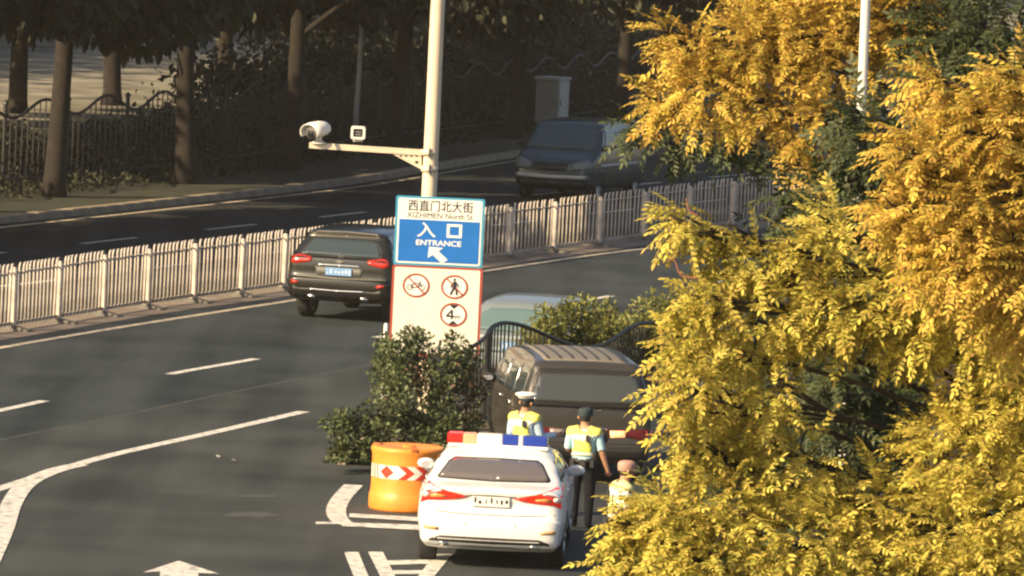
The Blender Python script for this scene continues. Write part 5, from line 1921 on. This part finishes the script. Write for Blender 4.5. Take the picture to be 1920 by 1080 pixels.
    for s in (-1, 1):
        add.tube([(hx + s * .078, hy - .005, 1.47), (hx + s * .090, hy - .012, 1.50), (hx + s * .082, hy - .008, 1.53)], [.012, .020, .010], 6)
    for s in 'LR':
        w, p = Vector(J['wr' + s]), Vector(J['palm' + s])
        d = (p - w).normalized()
        side = d.cross(Vector((0, 1, 0.3))).normalized()
        nrm_ = side.cross(d)
        for q, (o_, l) in enumerate(((-.025, .062), (-.008, .072), (.009, .068), (.025, .052))):
            b0 = p + side * o_ - d * 0.01
            add.tube([b0, b0 + d * l * .55 + nrm_ * .004, b0 + d * l * .9 + nrm_ * .022], [.010, .009, .006], 6)
        inn = 1 if s == 'L' else -1
        b0 = w + d * 0.035 + side * inn * 0.022
        add.tube([b0, b0 + d * .03 + side * inn * .025 + nrm_ * .008, b0 + d * .06 + side * inn * .028 + nrm_ * .02], [.012, .011, .007], 6)
    am = add.mesh('tmp')
    bmx.from_mesh(am)
    bpy.data.meshes.remove(am)
    for v in bmx.verts:
        v.co *= k
    bm2 = bpy.data.meshes.new('body')
    bmx.to_mesh(bm2)
    bmx.free()
    link('body', bm2, SKIN, root, True)
    if vest:
        m_ = MB()
        m_.bevbox((0.07 * k, -0.145 * k, 1.235 * k), (0.05 * k, 0.03 * k, 0.09 * k), 0.006)
        ra = m_.build('radio', TRIM, root)
        m_ = MB()
        m_.tube([(0.085 * k, -0.145 * k, 1.27 * k), (0.087 * k, -0.147 * k, 1.36 * k)], [0.006, 0.004], 5)
        m_.build('antenna', TRIM, ra)
        for xx, ww in ((-0.13, 0.07), (0.02, 0.09), (0.14, 0.06)):
            m_ = MB()
            m_.bevbox((xx * k, (-0.145 + 0.05 * abs(xx) / 0.13) * k, 0.895 * k), (ww * k, 0.05 * k, 0.10 * k), 0.01)
            m_.build('belt_pouch', TRIM, root)
    # head wear
    hz, cy = 1.545, J['skull'][1]
    Rl = Matrix.Rotation(look, 3, 'Z')
    NAVY = mat('cap_navy', (0.020, 0.035, 0.040), 0.8)
    if cap == 'peaked':
        CW = mat('cap_white', (0.80, 0.79, 0.76), 0.6)
        c_ = empty('peaked_cap', (0, cy * k, hz * k))
        c_.parent = root
        c_.rotation_euler = (math.radians(-7), 0, look)
        m_ = MB()
        V_, F_ = [], []
        prof = [(.100, .02), (.112, .038), (.142, .055), (.150, .068), (.140, .082), (.09, .098), (.0, .104)]
        for r, z in prof:
            for q in range(24):
                a = 2 * math.pi * q / 24
                V_.append((r * math.cos(a) * .92, r * math.sin(a) * 1.05 - 0.008, z + 0.016 * math.sin(a) * (r / .15)))
        for j in range(len(prof) - 1):
            for q in range(24):
                F_.append((j * 24 + q, j * 24 + (q + 1) % 24, (j + 1) * 24 + (q + 1) % 24, (j + 1) * 24 + q))
        m_.add(V_, F_)
        m_.build('crown', CW, c_, True)
        m_ = MB()
        m_.lathe([(.098, -.015), (.101, .02)], 24, M=Matrix.Diagonal((.95, 1.08, 1)))
        m_.build('band', NAVY, c_, True)
        m_ = MB()
        pv = []
        for q in range(13):
            a = math.radians(20 + 140 * q / 12)
            pv += [(.095 * math.cos(a), .105 * math.sin(a), -.01), (.118 * math.cos(a), .165 * math.sin(a), -.032)]
        m_.add(pv, [(2 * q, 2 * q + 1, 2 * q + 3, 2 * q + 2) for q in range(12)])
        m_.build('visor', TRIM, c_)
        c_.scale = (k, k, k)
    elif cap in ('soft', 'base'):
        cm = NAVY if cap == 'soft' else mat('cap_pink', (0.40, 0.23, 0.18), 0.75, var=0.1, scale=9)
        c_ = empty('cap', (0, cy * k, hz * k))
        c_.parent = root
        c_.rotation_euler = (0, 0, look)
        c_.scale = (k, k, k)
        m_ = MB()
        m_.lathe([(.094, -.035), (.100, .0), (.100, .04), (.090, .068), (.055, .085), (0, .09)], 20, M=Matrix.Diagonal((.95, 1.12, 1)))
        m_.build('crown', cm, c_, True)
        m_ = MB()
        pv = []
        for q in range(13):
            a = math.radians(20 + 140 * q / 12)
            pv += [(.092 * math.cos(a), .105 * math.sin(a), -.018), (.10 * math.cos(a), .185 * math.sin(a), -.035)]
        m_.add(pv, [(2 * q, 2 * q + 1, 2 * q + 3, 2 * q + 2) for q in range(12)])
        m_.build('visor', cm, c_)
    return root


p1 = at(986, 760, 83.6)
person('officer in white peaked cap and yellow vest reaching out his arm behind the police car', (p1.x, 83.6, 0), math.radians(-32),
       {'L': ((-.235, .02, 1.06), (-.20, .14, .87)), 'R': ((.225, .05, 1.06), (.31, .28, 1.09))}, 1.60, sleeve_long=True, cap='peaked', look=math.radians(-30), shirt=(0.42, 0.55, 0.70))
p2 = at(1094, 800, 82.2)
person('officer in dark cap and yellow vest with bare forearm beside the police car', (p2.x + 0.02, 82.2, 0), math.radians(-12),
       {'L': ((-.23, .05, 1.06), (-.17, .24, 1.0)), 'R': ((.245, .0, 1.06), (.315, .06, .83))}, 1.57, cap='soft', look=math.radians(-20), shirt=(0.40, 0.62, 0.68))
p3 = at(1160, 900, 75.0)
person('person in pinkish cap and pale vest turned to the right half hidden by leaves', (p3.x, 75.0, 0), math.radians(-72),
       {'L': ((-.23, .06, 1.06), (-.16, .25, .98)), 'R': ((.23, .04, 1.06), (.20, .2, .90))}, 1.60, cap='base', lean=0.12, shirt=(0.72, 0.68, 0.62), vest_cols=((0.72, 0.68, 0.30), (0.80, 0.78, 0.70)))

# reddish curled twig ends standing out from the golden crown
TWIG = mat('red_twig', (0.26, 0.10, 0.06), 0.6)
gt = next(o for o in bpy.data.objects if o.name == 'golden_tree')
for pts in ([(1252, 492), (1258, 486), (1266, 490), (1271, 505), (1280, 518), (1310, 522)], [(1286, 372), (1289, 382), (1292, 395), (1310, 405)], [(1215, 705), (1222, 712), (1240, 716), (1262, 712)]):
    w = spline([at(px, py, 40.6) - Vector(gt.location) for px, py in pts], 4)
    m = MB()
    m.tube(w, [0.0035 + 0.003 * i / len(w) for i in range(len(w))], 6)
    m.build('twig', TWIG, gt, True)

# ================================================================== evening haze round the whole place
hz = MB()
hz.box((0, 0, 29), (5600, 5600, 62))
hm = bpy.data.materials.new('haze_air')
hm.use_nodes = True
hn = hm.node_tree.nodes
hn.remove(hn['Principled BSDF'])
pv = hn.new('ShaderNodeVolumePrincipled')
pv.inputs['Color'].default_value = (1.0, 0.93, 0.82, 1)
pv.inputs['Density'].default_value = 0.00014
pv.inputs['Anisotropy'].default_value = 0.1
hm.node_tree.links.new(pv.outputs[0], hn['Material Output'].inputs['Volume'])
ho = hz.build('haze', hm)
ho['kind'] = 'stuff'
